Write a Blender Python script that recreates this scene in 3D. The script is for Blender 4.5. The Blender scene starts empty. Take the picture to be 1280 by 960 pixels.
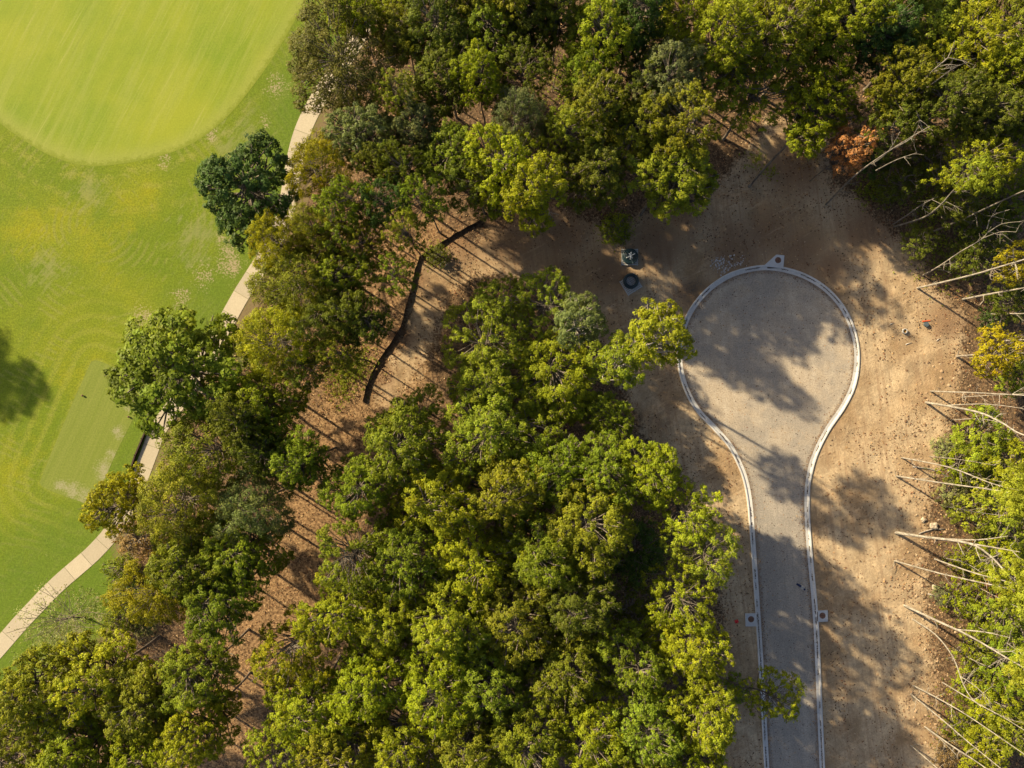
import bpy, bmesh, math, random
import numpy as np
from mathutils import Vector, Matrix
from mathutils.geometry import delaunay_2d_cdt

# ------------------------------------------------------------------ camera, light, exposure
scene = bpy.context.scene
COL = scene.collection
CAM_H = 88.0
PX = 0.1                                   # metres per photograph pixel on the ground
HALF_W = 64.0
cam_data = bpy.data.cameras.new('camera')
cam_data.sensor_width = 36.0
cam_data.lens = 18.0 * CAM_H / HALF_W
cam_data.clip_start = 0.5
cam_data.clip_end = 9000.0
cam = bpy.data.objects.new('camera', cam_data)
cam.location = (0, 0, CAM_H)
COL.objects.link(cam)
scene.camera = cam

SUN_EL = math.radians(27.5)
SHADOW = Vector((0.835, -0.55, 0)).normalized()      # ground direction the shadows run
world = bpy.data.worlds.new('World')
scene.world = world
world.use_nodes = True
wn = world.node_tree.nodes
sky = wn.new('ShaderNodeTexSky')
sky.sky_type = 'NISHITA'
sky.sun_disc = False
sky.sun_elevation = SUN_EL
sky.dust_density = 3.0
sky.air_density = 0.8
sky.sun_rotation = math.atan2(-SHADOW.x, -SHADOW.y)
wn['Background'].inputs['Strength'].default_value = 0.074
world.node_tree.links.new(sky.outputs[0], wn['Background'].inputs['Color'])
sun_data = bpy.data.lights.new('sun', 'SUN')
sun_data.energy = 5.0
sun_data.angle = math.radians(0.9)
sun_data.color = (1.0, 0.83, 0.55)
sun = bpy.data.objects.new('sun', sun_data)
d = Vector((SHADOW.x * math.cos(SUN_EL), SHADOW.y * math.cos(SUN_EL), -math.sin(SUN_EL)))
sun.rotation_euler = d.to_track_quat('-Z', 'Y').to_euler()
sun.location = (-60, 40, 60)
COL.objects.link(sun)
scene.view_settings.view_transform = 'Standard'
scene.view_settings.look = 'None'
scene.view_settings.gamma = 1.0
scene.view_settings.exposure = 1.1
scene.cycles.use_denoising = True
scene.cycles.max_bounces = 4
scene.cycles.diffuse_bounces = 2
scene.cycles.glossy_bounces = 1
scene.cycles.transmission_bounces = 3

# ------------------------------------------------------------------ helpers
R = random.Random(7)
NP = np.random.default_rng(7)

def G(u, v, z=0.0):
    """photo pixel (1280x960) -> world x, y at height z on that pixel's ray"""
    k = (CAM_H - z) / CAM_H * PX
    return ((u - 640.0) * k, (480.0 - v) * k)

def tag(o, label=None, cat=None, group=None, kind=None):
    if label: o['label'] = label
    if cat: o['category'] = cat
    if group: o['group'] = group
    if kind: o['kind'] = kind
    return o

def empty(name, loc=(0, 0, 0), rz=0.0):
    o = bpy.data.objects.new(name, None)
    o.empty_display_size = 0.3
    o.location = loc
    o.rotation_euler = (0, 0, rz)
    COL.objects.link(o)
    return o

def link(name, mesh, mat=None, parent=None, loc=(0, 0, 0)):
    o = bpy.data.objects.new(name, mesh)
    if mat and not mesh.materials:
        mesh.materials.append(mat)
    o.location = loc
    COL.objects.link(o)
    if parent:
        o.parent = parent
    return o

def np_mesh(name, V, F, face_attr=None, vert_attr=None, smooth=False):
    """V (n,3), F (m,3|4) -> mesh, fast"""
    V = np.asarray(V, np.float32); F = np.asarray(F, np.int32)
    me = bpy.data.meshes.new(name)
    me.vertices.add(len(V)); me.vertices.foreach_set('co', V.ravel())
    k = F.shape[1]
    me.loops.add(F.size); me.loops.foreach_set('vertex_index', F.ravel())
    me.polygons.add(len(F))
    me.polygons.foreach_set('loop_start', np.arange(0, F.size, k, dtype=np.int32))
    me.polygons.foreach_set('loop_total', np.full(len(F), k, np.int32))
    if smooth:
        me.polygons.foreach_set('use_smooth', np.ones(len(F), bool))
    me.update(calc_edges=True)
    for n, a in (face_attr or {}).items():
        at = me.attributes.new(n, 'FLOAT', 'FACE'); at.data.foreach_set('value', np.asarray(a, np.float32))
    for n, a in (vert_attr or {}).items():
        at = me.attributes.new(n, 'FLOAT', 'POINT'); at.data.foreach_set('value', np.asarray(a, np.float32))
    return me

class MB:
    """collects simple shapes into one mesh"""
    def __init__(s): s.v = []; s.f = []
    def add(s, v, f):
        o = len(s.v); s.v += [tuple(p) for p in v]; s.f += [tuple(i + o for i in q) for q in f]
    def box(s, c, size, rz=0.0, tilt=0.0):
        x, y, z = (k / 2 for k in size); cs, sn = math.cos(rz), math.sin(rz)
        vs = []
        for dz in (-z, z):
            for dx, dy in ((-x, -y), (x, -y), (x, y), (-x, y)):
                vs.append((c[0] + dx * cs - dy * sn, c[1] + dx * sn + dy * cs, c[2] + dz + tilt * dx))
        s.add(vs, [(3, 2, 1, 0), (4, 5, 6, 7), (0, 1, 5, 4), (1, 2, 6, 5), (2, 3, 7, 6), (3, 0, 4, 7)])
    def tube(s, pts, rad, n=6, cap=True):
        pts = [Vector(p) for p in pts]
        if not hasattr(rad, '__len__'): rad = [rad] * len(pts)
        rings = []
        for i, p in enumerate(pts):
            a = pts[max(i - 1, 0)]; b = pts[min(i + 1, len(pts) - 1)]
            t = (b - a).normalized()
            ref = Vector((0, 0, 1)) if abs(t.z) < 0.9 else Vector((1, 0, 0))
            e1 = t.cross(ref).normalized(); e2 = t.cross(e1)
            rings.append([p + (e1 * math.cos(k * 2 * math.pi / n) + e2 * math.sin(k * 2 * math.pi / n)) * rad[i] for k in range(n)])
        vs = [q for r in rings for q in r]; fs = []
        for i in range(len(pts) - 1):
            for k in range(n):
                fs.append((i * n + k, i * n + (k + 1) % n, (i + 1) * n + (k + 1) % n, (i + 1) * n + k))
        if cap:
            fs.append(tuple(reversed(range(n)))); fs.append(tuple(range((len(pts) - 1) * n, len(pts) * n)))
        s.add(vs, fs)
    def prism(s, poly, z0, z1):
        n = len(poly)
        s.add([(x, y, z0) for x, y in poly] + [(x, y, z1) for x, y in poly],
              [tuple(reversed(range(n))), tuple(range(n, 2 * n))] + [(i, (i + 1) % n, n + (i + 1) % n, n + i) for i in range(n)])
    def mesh(s, name, smooth=False):
        me = bpy.data.meshes.new(name); me.from_pydata(s.v, [], s.f); me.update()
        if smooth:
            for p in me.polygons: p.use_smooth = True
        return me

def catmull(P, n=8, closed=False):
    P = [np.array(p, float) for p in P]; out = []
    for i in range(len(P) - 1):
        p0 = P[max(i - 1, 0)]; p1 = P[i]; p2 = P[i + 1]; p3 = P[min(i + 2, len(P) - 1)]
        for k in range(n):
            t = k / n
            out.append(0.5 * (2 * p1 + (p2 - p0) * t + (2 * p0 - 5 * p1 + 4 * p2 - p3) * t * t + (3 * p1 - p0 - 3 * p2 + p3) * t ** 3))
    out.append(P[-1])
    return np.array(out)

def resample(P, step):
    P = np.asarray(P, float); s = np.r_[0, np.cumsum(np.linalg.norm(np.diff(P, axis=0), axis=1))]
    n = max(2, int(round(s[-1] / step)) + 1); t = np.linspace(0, s[-1], n)
    return np.stack([np.interp(t, s, P[:, k]) for k in range(P.shape[1])], 1)

def seg_dist(XY, P, closed=False):
    """distance of points XY (n,2) to polyline P"""
    P = np.asarray(P, float); Q = np.vstack([P, P[:1]]) if closed else P
    best = np.full(len(XY), 1e9)
    for a, b in zip(Q[:-1], Q[1:]):
        ab = b - a; t = np.clip(((XY - a) @ ab) / (ab @ ab + 1e-12), 0, 1)
        best = np.minimum(best, np.hypot(*(XY - a - t[:, None] * ab).T))
    return best

def inside(XY, P):
    P = np.asarray(P, float); r = np.zeros(len(XY), bool); x, y = XY.T
    j = len(P) - 1
    for i in range(len(P)):
        (xi, yi), (xj, yj) = P[i], P[j]
        if yi != yj:
            r ^= ((yi > y) != (yj > y)) & (x < (xj - xi) * (y - yi) / (yj - yi) + xi)
        j = i
    return r

def sdist(XY, P):
    return np.where(inside(XY, P), 1, -1) * seg_dist(XY, P, True)     # + inside

def wpoly(px): return np.array([G(u, v) for u, v in px])

def vnoise(X, Y, s, seed=0):
    """smooth value noise 0..1"""
    r = np.random.default_rng(seed).random((257, 257))
    x = X / s + 1000.3; y = Y / s + 1000.7
    xi = np.floor(x).astype(int); yi = np.floor(y).astype(int); fx = x - xi; fy = y - yi
    fx = fx * fx * (3 - 2 * fx); fy = fy * fy * (3 - 2 * fy)
    g = lambda a, b: r[a % 256, b % 256]
    return (g(xi, yi) * (1 - fx) + g(xi + 1, yi) * fx) * (1 - fy) + (g(xi, yi + 1) * (1 - fx) + g(xi + 1, yi + 1) * fx) * fy

def blobs(XY, L, k=1.0):
    m = np.zeros(len(XY))
    for u, v, r in L:
        x, y = G(u, v); rr = r * PX * k
        m = np.maximum(m, np.exp(-((XY[:, 0] - x) ** 2 + (XY[:, 1] - y) ** 2) / (rr * rr)))
    return m

# ------------------------------------------------------------------ materials
class NT:
    def __init__(s, name, rough=0.9, spec=0.2):
        s.m = bpy.data.materials.new(name); s.m.use_nodes = True
        s.t = s.m.node_tree; s.n = s.t.nodes; s.b = s.n['Principled BSDF']
        s.b.inputs['Roughness'].default_value = rough
        s.b.inputs['Specular IOR Level'].default_value = spec
        s.tc = s.n.new('ShaderNodeTexCoord')
    def set(s, sock, v):
        if hasattr(v, 'is_output') or isinstance(v, bpy.types.NodeSocket): s.t.links.new(v, sock)
        elif isinstance(v, tuple) and len(v) == 3 and sock.type == 'RGBA': sock.default_value = (*v, 1)
        else: sock.default_value = v
    def coord(s, scale=(1, 1, 1), rot=(0, 0, 0), loc=(0, 0, 0), src='Object'):
        mp = s.n.new('ShaderNodeMapping'); s.t.links.new(s.tc.outputs[src], mp.inputs[0])
        mp.inputs['Location'].default_value = loc; mp.inputs['Scale'].default_value = scale; mp.inputs['Rotation'].default_value = rot
        return mp.outputs[0]
    def along(s, deg, sx, sy, off=0.0):
        """coordinates turned so that Y runs deg clockwise of north, then stretched"""
        a = s.coord((1, 1, 1), (0, 0, math.radians(deg)), (off, off, 0))
        m = s.n.new('ShaderNodeMapping'); s.t.links.new(a, m.inputs[0]); m.inputs['Scale'].default_value = (sx, sy, 1)
        return m.outputs[0]
    def noise(s, scale, detail=3, rough=0.6, co=None, dist=0.0):
        t = s.n.new('ShaderNodeTexNoise'); s.t.links.new(co or s.tc.outputs['Object'], t.inputs['Vector'])
        t.inputs['Scale'].default_value = scale; t.inputs['Detail'].default_value = detail
        t.inputs['Roughness'].default_value = rough; t.inputs['Distortion'].default_value = dist
        return t.outputs['Fac']
    def ramp(s, v, a, b, lo=0.0, hi=1.0):
        m = s.n.new('ShaderNodeMapRange'); m.interpolation_type = 'SMOOTHSTEP'
        s.set(m.inputs['Value'], v); m.inputs['From Min'].default_value = a; m.inputs['From Max'].default_value = b
        m.inputs['To Min'].default_value = lo; m.inputs['To Max'].default_value = hi
        return m.outputs[0]
    def math(s, op, a, b=0.0, c=0.0):
        m = s.n.new('ShaderNodeMath'); m.operation = op
        s.set(m.inputs[0], a); s.set(m.inputs[1], b); s.set(m.inputs[2], c)
        return m.outputs[0]
    def mix(s, f, a, b, mode='MIX'):
        m = s.n.new('ShaderNodeMix'); m.data_type = 'RGBA'; m.blend_type = mode
        s.set(m.inputs[0], f); s.set(m.inputs[6], a); s.set(m.inputs[7], b)
        return m.outputs[2]
    def attr(s, name, out='Fac'):
        a = s.n.new('ShaderNodeAttribute'); a.attribute_name = name
        return a.outputs[out]
    def scale_col(s, c, f):
        v = s.n.new('ShaderNodeVectorMath'); v.operation = 'SCALE'; s.set(v.inputs[0], c); s.set(v.inputs['Scale'], f)
        return v.outputs[0]
    def out(s, col, bump=None, strength=0.4, dist=0.05):
        s.set(s.b.inputs['Base Color'], col)
        if bump is not None:
            b = s.n.new('ShaderNodeBump'); b.inputs['Strength'].default_value = strength; b.inputs['Distance'].default_value = dist
            s.set(b.inputs['Height'], bump); s.t.links.new(b.outputs[0], s.b.inputs['Normal'])
        return s.m

def simple(name, col, var=0.25, scale=3.0, rough=0.85, spec=0.2, bump=0.0):
    t = NT(name, rough, spec)
    n = t.noise(scale, 4)
    c = t.scale_col(tuple(col), t.ramp(n, 0.25, 0.75, 1 - var, 1 + var))
    return t.out(c, n if bump else None, bump, 0.03)

def mat_ground():
    t = NT('forest_floor_and_dirt', 0.95, 0.1)
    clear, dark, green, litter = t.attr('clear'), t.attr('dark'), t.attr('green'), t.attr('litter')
    n1 = t.noise(0.12, 5, 0.62); n2 = t.noise(0.55, 5, 0.65); n3 = t.noise(3.2, 4, 0.7); n4 = t.noise(9.0, 3, 0.7)
    mott = t.math('ADD', t.math('MULTIPLY', n2, 0.5), t.math('MULTIPLY', n3, 0.5))
    # bare tan dirt
    dirt = t.mix(t.ramp(n1, 0.35, 0.65), (0.375, 0.255, 0.140), (0.56, 0.43, 0.27))
    dirt = t.mix(t.ramp(mott, 0.42, 0.62), t.scale_col(dirt, 0.70), dirt)
    dirt = t.mix(t.ramp(n4, 0.54, 0.70, 0.0, 0.7), dirt, (0.15, 0.095, 0.058))
    tr = t.noise(1.0, 3, 0.6, t.along(-8, 2.2, 0.10))
    dirt = t.mix(t.ramp(tr, 0.48, 0.66, 0, 0.5), dirt, (0.26, 0.17, 0.10))
    tr2 = t.noise(1.0, 4, 0.7, t.along(62, 1.6, 0.16, 5.0))
    dirt = t.mix(t.ramp(tr2, 0.55, 0.72, 0, 0.4), dirt, (0.60, 0.45, 0.28))
    # leaf litter
    lit = t.mix(t.ramp(n3, 0.35, 0.7), (0.14, 0.082, 0.042), (0.42, 0.27, 0.135))
    lit = t.mix(t.ramp(n4, 0.5, 0.7, 0, 0.6), lit, (0.085, 0.052, 0.03))
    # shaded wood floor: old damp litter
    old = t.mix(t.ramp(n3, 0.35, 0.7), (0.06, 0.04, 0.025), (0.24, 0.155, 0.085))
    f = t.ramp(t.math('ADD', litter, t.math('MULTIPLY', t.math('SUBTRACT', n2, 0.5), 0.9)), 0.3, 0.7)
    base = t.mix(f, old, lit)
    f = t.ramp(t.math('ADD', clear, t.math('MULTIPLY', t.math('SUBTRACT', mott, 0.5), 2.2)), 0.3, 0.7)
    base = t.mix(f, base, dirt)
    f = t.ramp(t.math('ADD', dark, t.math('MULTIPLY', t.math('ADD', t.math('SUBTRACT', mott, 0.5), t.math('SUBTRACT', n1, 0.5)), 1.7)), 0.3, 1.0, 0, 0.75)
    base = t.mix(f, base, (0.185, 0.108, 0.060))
    grs = t.mix(t.ramp(n3, 0.35, 0.65), (0.05, 0.07, 0.018), (0.13, 0.13, 0.04))
    f = t.ramp(t.math('ADD', green, t.math('MULTIPLY', t.math('SUBTRACT', mott, 0.5), 1.6)), 0.35, 0.75, 0, 0.85)
    base = t.mix(f, base, grs)
    h = t.math('ADD', t.math('MULTIPLY', n3, 0.7), t.math('MULTIPLY', n4, 0.4))
    return t.out(base, h, 0.6, 0.13)

def mat_grass():
    t = NT('golf_rough_grass', 0.9, 0.15)
    edge, bare, yel, pale = t.attr('edge'), t.attr('bare'), t.attr('yellow'), t.attr('pale')
    n1 = t.noise(0.09, 4, 0.55); n2 = t.noise(0.5, 5, 0.65); n3 = t.noise(4.0, 3, 0.7); n4 = t.noise(11.0, 2, 0.7)
    sw = t.n.new('ShaderNodeTexWave'); sw.wave_type = 'RINGS'; sw.rings_direction = 'Z'
    t.t.links.new(t.coord((1, 1, 1), (0, 0, 0), (52, -20, 0)), sw.inputs['Vector'])
    sw.inputs['Scale'].default_value = 0.33; sw.inputs['Distortion'].default_value = 7.0
    sw.inputs['Detail'].default_value = 3.0; sw.inputs['Detail Scale'].default_value = 0.3
    c = t.mix(t.ramp(n1, 0.3, 0.7), (0.110, 0.160, 0.009), (0.172, 0.200, 0.011))
    c = t.mix(t.ramp(t.math('ADD', yel, t.math('MULTIPLY', t.math('ADD', t.math('SUBTRACT', n2, 0.5), t.math('SUBTRACT', n1, 0.5)), 1.2)), 0.15, 1.0), c, (0.232, 0.225, 0.007))
    c = t.mix(t.ramp(t.math('MULTIPLY', sw.outputs['Fac'], t.ramp(t.noise(0.22, 3), 0.45, 0.62)), 0.3, 0.95, 0, 0.45), c, (0.19, 0.20, 0.045))
    # mowing passes that follow the tee and the rim of the green
    tw = t.math('SINE', t.math('ADD', t.math('MULTIPLY', t.attr('tee'), 3.4), t.math('MULTIPLY', n2, 3.0)))
    c = t.mix(t.math('MULTIPLY', t.ramp(tw, -0.2, 1.0, 0, 0.5), t.ramp(t.attr('tee'), 13.0, 1.0)), c, (0.21, 0.225, 0.03))
    gw = t.math('SINE', t.math('ADD', t.math('MULTIPLY', t.attr('rim'), 2.6), t.math('MULTIPLY', n1, 9.0)))
    c = t.mix(t.math('MULTIPLY', t.ramp(gw, 0.0, 1.0, 0, 0.5), t.math('MULTIPLY', t.ramp(t.attr('rim'), 11.0, 1.0), t.ramp(n2, 0.4, 0.6))), c, (0.225, 0.225, 0.04))
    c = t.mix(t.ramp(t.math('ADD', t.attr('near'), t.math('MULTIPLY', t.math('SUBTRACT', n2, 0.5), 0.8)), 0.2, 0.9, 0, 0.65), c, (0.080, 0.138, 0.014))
    st = t.noise(1.0, 4, 0.7, t.along(38, 2.2, 0.35, 3.0))
    c = t.mix(t.ramp(st, 0.5, 0.75, 0, 0.25), c, (0.20, 0.21, 0.06))
    c = t.scale_col(c, t.ramp(t.math('ADD', t.math('MULTIPLY', n3, 0.6), t.math('MULTIPLY', n4, 0.5)), 0.35, 0.75, 0.70, 1.28))
    c = t.mix(t.ramp(t.math('ADD', pale, t.math('MULTIPLY', t.math('ADD', t.math('SUBTRACT', n2, 0.5), t.math('SUBTRACT', st, 0.5)), 1.7)), 0.35, 1.0, 0, 0.5), c, (0.22, 0.22, 0.085))
    m = t.math('ADD', t.math('MULTIPLY', n2, 0.45), t.math('MULTIPLY', n3, 0.55))
    c = t.mix(t.ramp(t.math('ADD', bare, t.math('MULTIPLY', t.math('SUBTRACT', m, 0.5), 2.4)), 0.55, 0.9, 0, 0.8), c, (0.33, 0.255, 0.165))
    c = t.mix(t.ramp(t.math('ADD', edge, t.math('MULTIPLY', t.math('SUBTRACT', m, 0.5), 1.8)), 0.75, 0.25, 0, 0.9), c, t.mix(n3, (0.10, 0.07, 0.035), (0.26, 0.18, 0.10)))
    return t.out(c, t.math('ADD', n3, n4), 0.5, 0.06)

def mat_fairway():
    t = NT('mown_green_grass', 0.85, 0.2)
    edge = t.attr('edge')
    n1 = t.noise(0.10, 4, 0.55); n3 = t.noise(5.0, 3, 0.7)
    a = math.radians(-25)
    st1 = t.noise(1.0, 5, 0.75, t.along(25, 0.9, 0.045))
    st2 = t.noise(1.0, 4, 0.7, t.along(29, 2.6, 0.07, 9.0))
    c = t.mix(t.ramp(n1, 0.3, 0.7), (0.150, 0.212, 0.012), (0.228, 0.258, 0.018))
    c = t.mix(t.ramp(st1, 0.42, 0.72, 0, 0.55), c, (0.250, 0.272, 0.055))
    c = t.mix(t.ramp(st2, 0.55, 0.75, 0, 0.5), c, (0.325, 0.32, 0.09))
    c = t.mix(t.ramp(st2, 0.45, 0.25, 0, 0.35), c, (0.115, 0.16, 0.012))
    c = t.mix(t.ramp(t.math('ADD', edge, t.math('MULTIPLY', t.math('SUBTRACT', n1, 0.5), 0.3)), 0.9, 0.05, 0, 0.6), c, (0.245, 0.26, 0.055))
    nf = t.noise(1.6, 4, 0.7)
    c = t.mix(t.ramp(t.math('ADD', edge, t.math('MULTIPLY', t.math('SUBTRACT', nf, 0.5), 0.7)), 0.28, 0.02, 0, 0.8), c, (0.150, 0.185, 0.011))
    c = t.scale_col(c, t.ramp(n3, 0.3, 0.7, 0.9, 1.08))
    return t.out(c, n3, 0.25, 0.03)

def mat_tee():
    t = NT('mown_tee_grass', 0.85, 0.2)
    bare = t.attr('bare')
    n2 = t.noise(0.6, 5, 0.65); n3 = t.noise(5.0, 3, 0.7)
    st = t.noise(1.0, 4, 0.7, t.along(24, 1.6, 0.06))
    c = t.mix(t.ramp(st, 0.3, 0.7), (0.140, 0.176, 0.022), (0.170, 0.198, 0.034))
    c = t.scale_col(c, t.ramp(n3, 0.3, 0.7, 0.88, 1.1))
    m = t.math('ADD', t.math('MULTIPLY', n2, 0.5), t.math('MULTIPLY', n3, 0.5))
    c = t.mix(t.ramp(t.math('ADD', bare, t.math('MULTIPLY', t.math('SUBTRACT', m, 0.5), 1.8)), 0.5, 0.95, 0, 0.75), c, (0.30, 0.27, 0.17))
    return t.out(c, n3, 0.3, 0.03)

def mat_road():
    t = NT('dusty_gravel_road', 0.95, 0.1)
    bulb = t.attr('bulb')
    n1 = t.noise(0.18, 5, 0.6); n2 = t.noise(1.1, 5, 0.7); n3 = t.noise(7.0, 3, 0.75)
    c = t.mix(bulb, (0.300, 0.265, 0.222), (0.395, 0.325, 0.240))
    tr = t.noise(1.0, 4, 0.7, t.along(-4, 1.0, 0.05))
    c = t.mix(t.ramp(tr, 0.4, 0.7, 0, 0.6), c, t.mix(bulb, (0.42, 0.37, 0.30), (0.48, 0.41, 0.315)))
    ar = t.math('SINE', t.math('ADD', t.math('MULTIPLY', t.attr('rad'), 2.9), t.math('MULTIPLY', n1, 7.0)))
    c = t.mix(t.math('MULTIPLY', t.ramp(ar, 0.2, 1.0, 0, 0.3), t.math('MULTIPLY', bulb, t.ramp(n2, 0.35, 0.6))), c, (0.52, 0.455, 0.36))
    c = t.mix(t.ramp(n1, 0.42, 0.6, 0, 0.65), c, (0.27, 0.245, 0.21))
    c = t.mix(t.ramp(n2, 0.52, 0.72, 0, 0.45), c, (0.44, 0.375, 0.29))
    c = t.scale_col(c, t.ramp(n3, 0.3, 0.72, 1.15, 0.74))
    c = t.mix(t.ramp(n3, 0.62, 0.74, 0, 0.5), c, (0.13, 0.085, 0.058))
    c = t.mix(t.ramp(t.math('ADD', t.attr('rim'), t.math('MULTIPLY', t.math('SUBTRACT', n2, 0.5), 1.2)), 0.45, 0.9, 0, 0.55), c, (0.15, 0.105, 0.075))
    return t.out(c, n3, 0.5, 0.04)

def mat_concrete(name, col, stain=(0.2, 0.17, 0.13)):
    t = NT(name, 0.85, 0.25)
    oi = t.n.new('ShaderNodeObjectInfo')
    n1 = t.noise(0.7, 5, 0.65, t.coord(src='Object')); n2 = t.noise(6.0, 4, 0.7)
    c = t.scale_col(tuple(col), t.ramp(oi.outputs['Random'], 0, 1, 0.90, 1.06))
    c = t.mix(t.ramp(n1, 0.45, 0.75, 0, 0.35), c, stain)
    c = t.scale_col(c, t.ramp(n2, 0.3, 0.7, 0.9, 1.06))
    return t.out(c, n2, 0.2, 0.02)

def mat_leaf(name, transl=0.36, spec=0.12, rough=0.5):
    t = NT(name, rough, spec)
    oi = t.n.new('ShaderNodeObjectInfo')
    tint = t.attr('tint'); hue = t.attr('hue')
    c = t.scale_col(oi.outputs['Color'], t.ramp(tint, 0, 1, 0.55, 1.45))
    c = t.mix(t.ramp(hue, 0.55, 1.0, 0, 0.55), c, t.mix(1.0, c, (1.35, 1.08, 0.7), 'MULTIPLY'))
    c = t.mix(t.ramp(hue, 0.45, 0.0, 0, 0.5), c, t.mix(1.0, c, (0.72, 0.90, 1.2), 'MULTIPLY'))
    t.set(t.b.inputs['Base Color'], c)
    tr = t.n.new('ShaderNodeBsdfTranslucent'); t.set(tr.inputs['Color'], t.mix(1.0, c, (1.25, 1.2, 0.5), 'MULTIPLY'))
    mx = t.n.new('ShaderNodeMixShader'); mx.inputs[0].default_value = transl
    t.t.links.new(t.b.outputs[0], mx.inputs[1]); t.t.links.new(tr.outputs[0], mx.inputs[2])
    t.t.links.new(mx.outputs[0], t.n['Material Output'].inputs['Surface'])
    return t.m

def mat_bark(name, a, b):
    t = NT(name, 0.95, 0.1)
    n = t.noise(1.0, 5, 0.7, t.coord((6, 6, 1.2)))
    n2 = t.noise(0.8, 3)
    c = t.mix(t.ramp(n, 0.35, 0.65), a, b)
    c = t.mix(t.ramp(n2, 0.5, 0.75, 0, 0.4), c, (0.10, 0.115, 0.07))
    return t.out(c, n, 0.6, 0.04)

def mat_scatter(name, cols):
    """little loose pieces coloured by their own random value"""
    t = NT(name, 0.9, 0.1)
    cr = t.n.new('ShaderNodeValToRGB'); cr.color_ramp.interpolation = 'CONSTANT'
    e = cr.color_ramp.elements
    while len(e) < len(cols): e.new(0.5)
    for i, c in enumerate(cols):
        e[i].position = i / len(cols); e[i].color = (*c, 1)
    t.set(cr.inputs[0], t.attr('tint'))
    return t.out(cr.outputs[0])

M = dict(
    ground=mat_ground(), grass=mat_grass(), fairway=mat_fairway(), tee=mat_tee(), road=mat_road(),
    kerb=mat_concrete('kerb_concrete', (0.54, 0.53, 0.505), (0.30, 0.26, 0.215)),
    path=mat_concrete('path_concrete', (0.43, 0.37, 0.26), (0.40, 0.32, 0.22)),
    inlet=mat_concrete('inlet_concrete', (0.52, 0.53, 0.53), (0.36, 0.35, 0.33)),
    rust=simple('rusty_iron', (0.16, 0.085, 0.055), 0.35, 6.0, 0.8, 0.3, 0.4),
    leaf=mat_leaf('tree_leaf'), shrub=mat_leaf('shrub_leaf', 0.42),
    bark=mat_bark('grey_brown_bark', (0.085, 0.066, 0.05), (0.23, 0.195, 0.155)),
    pale=mat_bark('pale_grey_bark', (0.17, 0.15, 0.12), (0.40, 0.36, 0.30)),
    grey=mat_bark('mid_grey_bark', (0.11, 0.095, 0.075), (0.27, 0.24, 0.20)),
    dead=mat_bark('bleached_dead_wood', (0.18, 0.155, 0.125), (0.38, 0.335, 0.28)),
    silt=simple('black_geotextile', (0.012, 0.012, 0.014), 0.4, 4.0, 0.7, 0.3),
    stake=simple('weathered_stake_wood', (0.20, 0.14, 0.09), 0.3, 8.0),
    pallet=simple('grey_pallet_wood', (0.42, 0.425, 0.41), 0.3, 7.0),
    pipe=simple('dark_teal_pipe', (0.010, 0.028, 0.034), 0.35, 5.0, 0.42, 0.5),
    strap=simple('white_strap', (0.62, 0.64, 0.62), 0.15, 9.0, 0.6),
    stone=simple('pale_stone', (0.36, 0.30, 0.22), 0.3, 3.0, 0.9, 0.15, 0.5),
    white=simple('white_plastic', (0.50, 0.48, 0.44), 0.1, 5.0, 0.5, 0.4),
    ochre=simple('ochre_mud', (0.36, 0.20, 0.05), 0.3, 6.0),
    red=simple('red_plastic', (0.55, 0.02, 0.03), 0.2, 6.0, 0.5, 0.4),
    orange=simple('orange_plastic', (0.62, 0.10, 0.03), 0.2, 6.0, 0.5, 0.4),
    blue=simple('dark_blue_cloth', (0.03, 0.045, 0.12), 0.3, 8.0),
    slate=simple('slate_blue_plastic', (0.07, 0.10, 0.12), 0.3, 8.0),
    timber=simple('dark_edging_timber', (0.055, 0.035, 0.025), 0.3, 5.0),
    leaves=mat_scatter('fallen_leaves', [(0.24, 0.13, 0.06), (0.11, 0.055, 0.03), (0.06, 0.036, 0.024), (0.085, 0.05, 0.03), (0.36, 0.22, 0.10), (0.40, 0.28, 0.15), (0.17, 0.07, 0.035), (0.30, 0.19, 0.10)]),
    clods=mat_scatter('dirt_clods', [(0.30, 0.205, 0.12), (0.19, 0.125, 0.075), (0.38, 0.27, 0.165), (0.12, 0.08, 0.05), (0.44, 0.33, 0.21)]),
    rubble=mat_scatter('bank_rubble', [(0.40, 0.30, 0.19), (0.30, 0.20, 0.12), (0.16, 0.10, 0.06), (0.24, 0.155, 0.09), (0.36, 0.25, 0.15)]),
    gutter=mat_scatter('gutter_muck', [(0.10, 0.075, 0.055), (0.16, 0.12, 0.085), (0.06, 0.046, 0.036)]),
    chalk=mat_scatter('pale_spoil', [(0.42, 0.40, 0.37), (0.33, 0.31, 0.28), (0.50, 0.48, 0.45)]),
)

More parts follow.
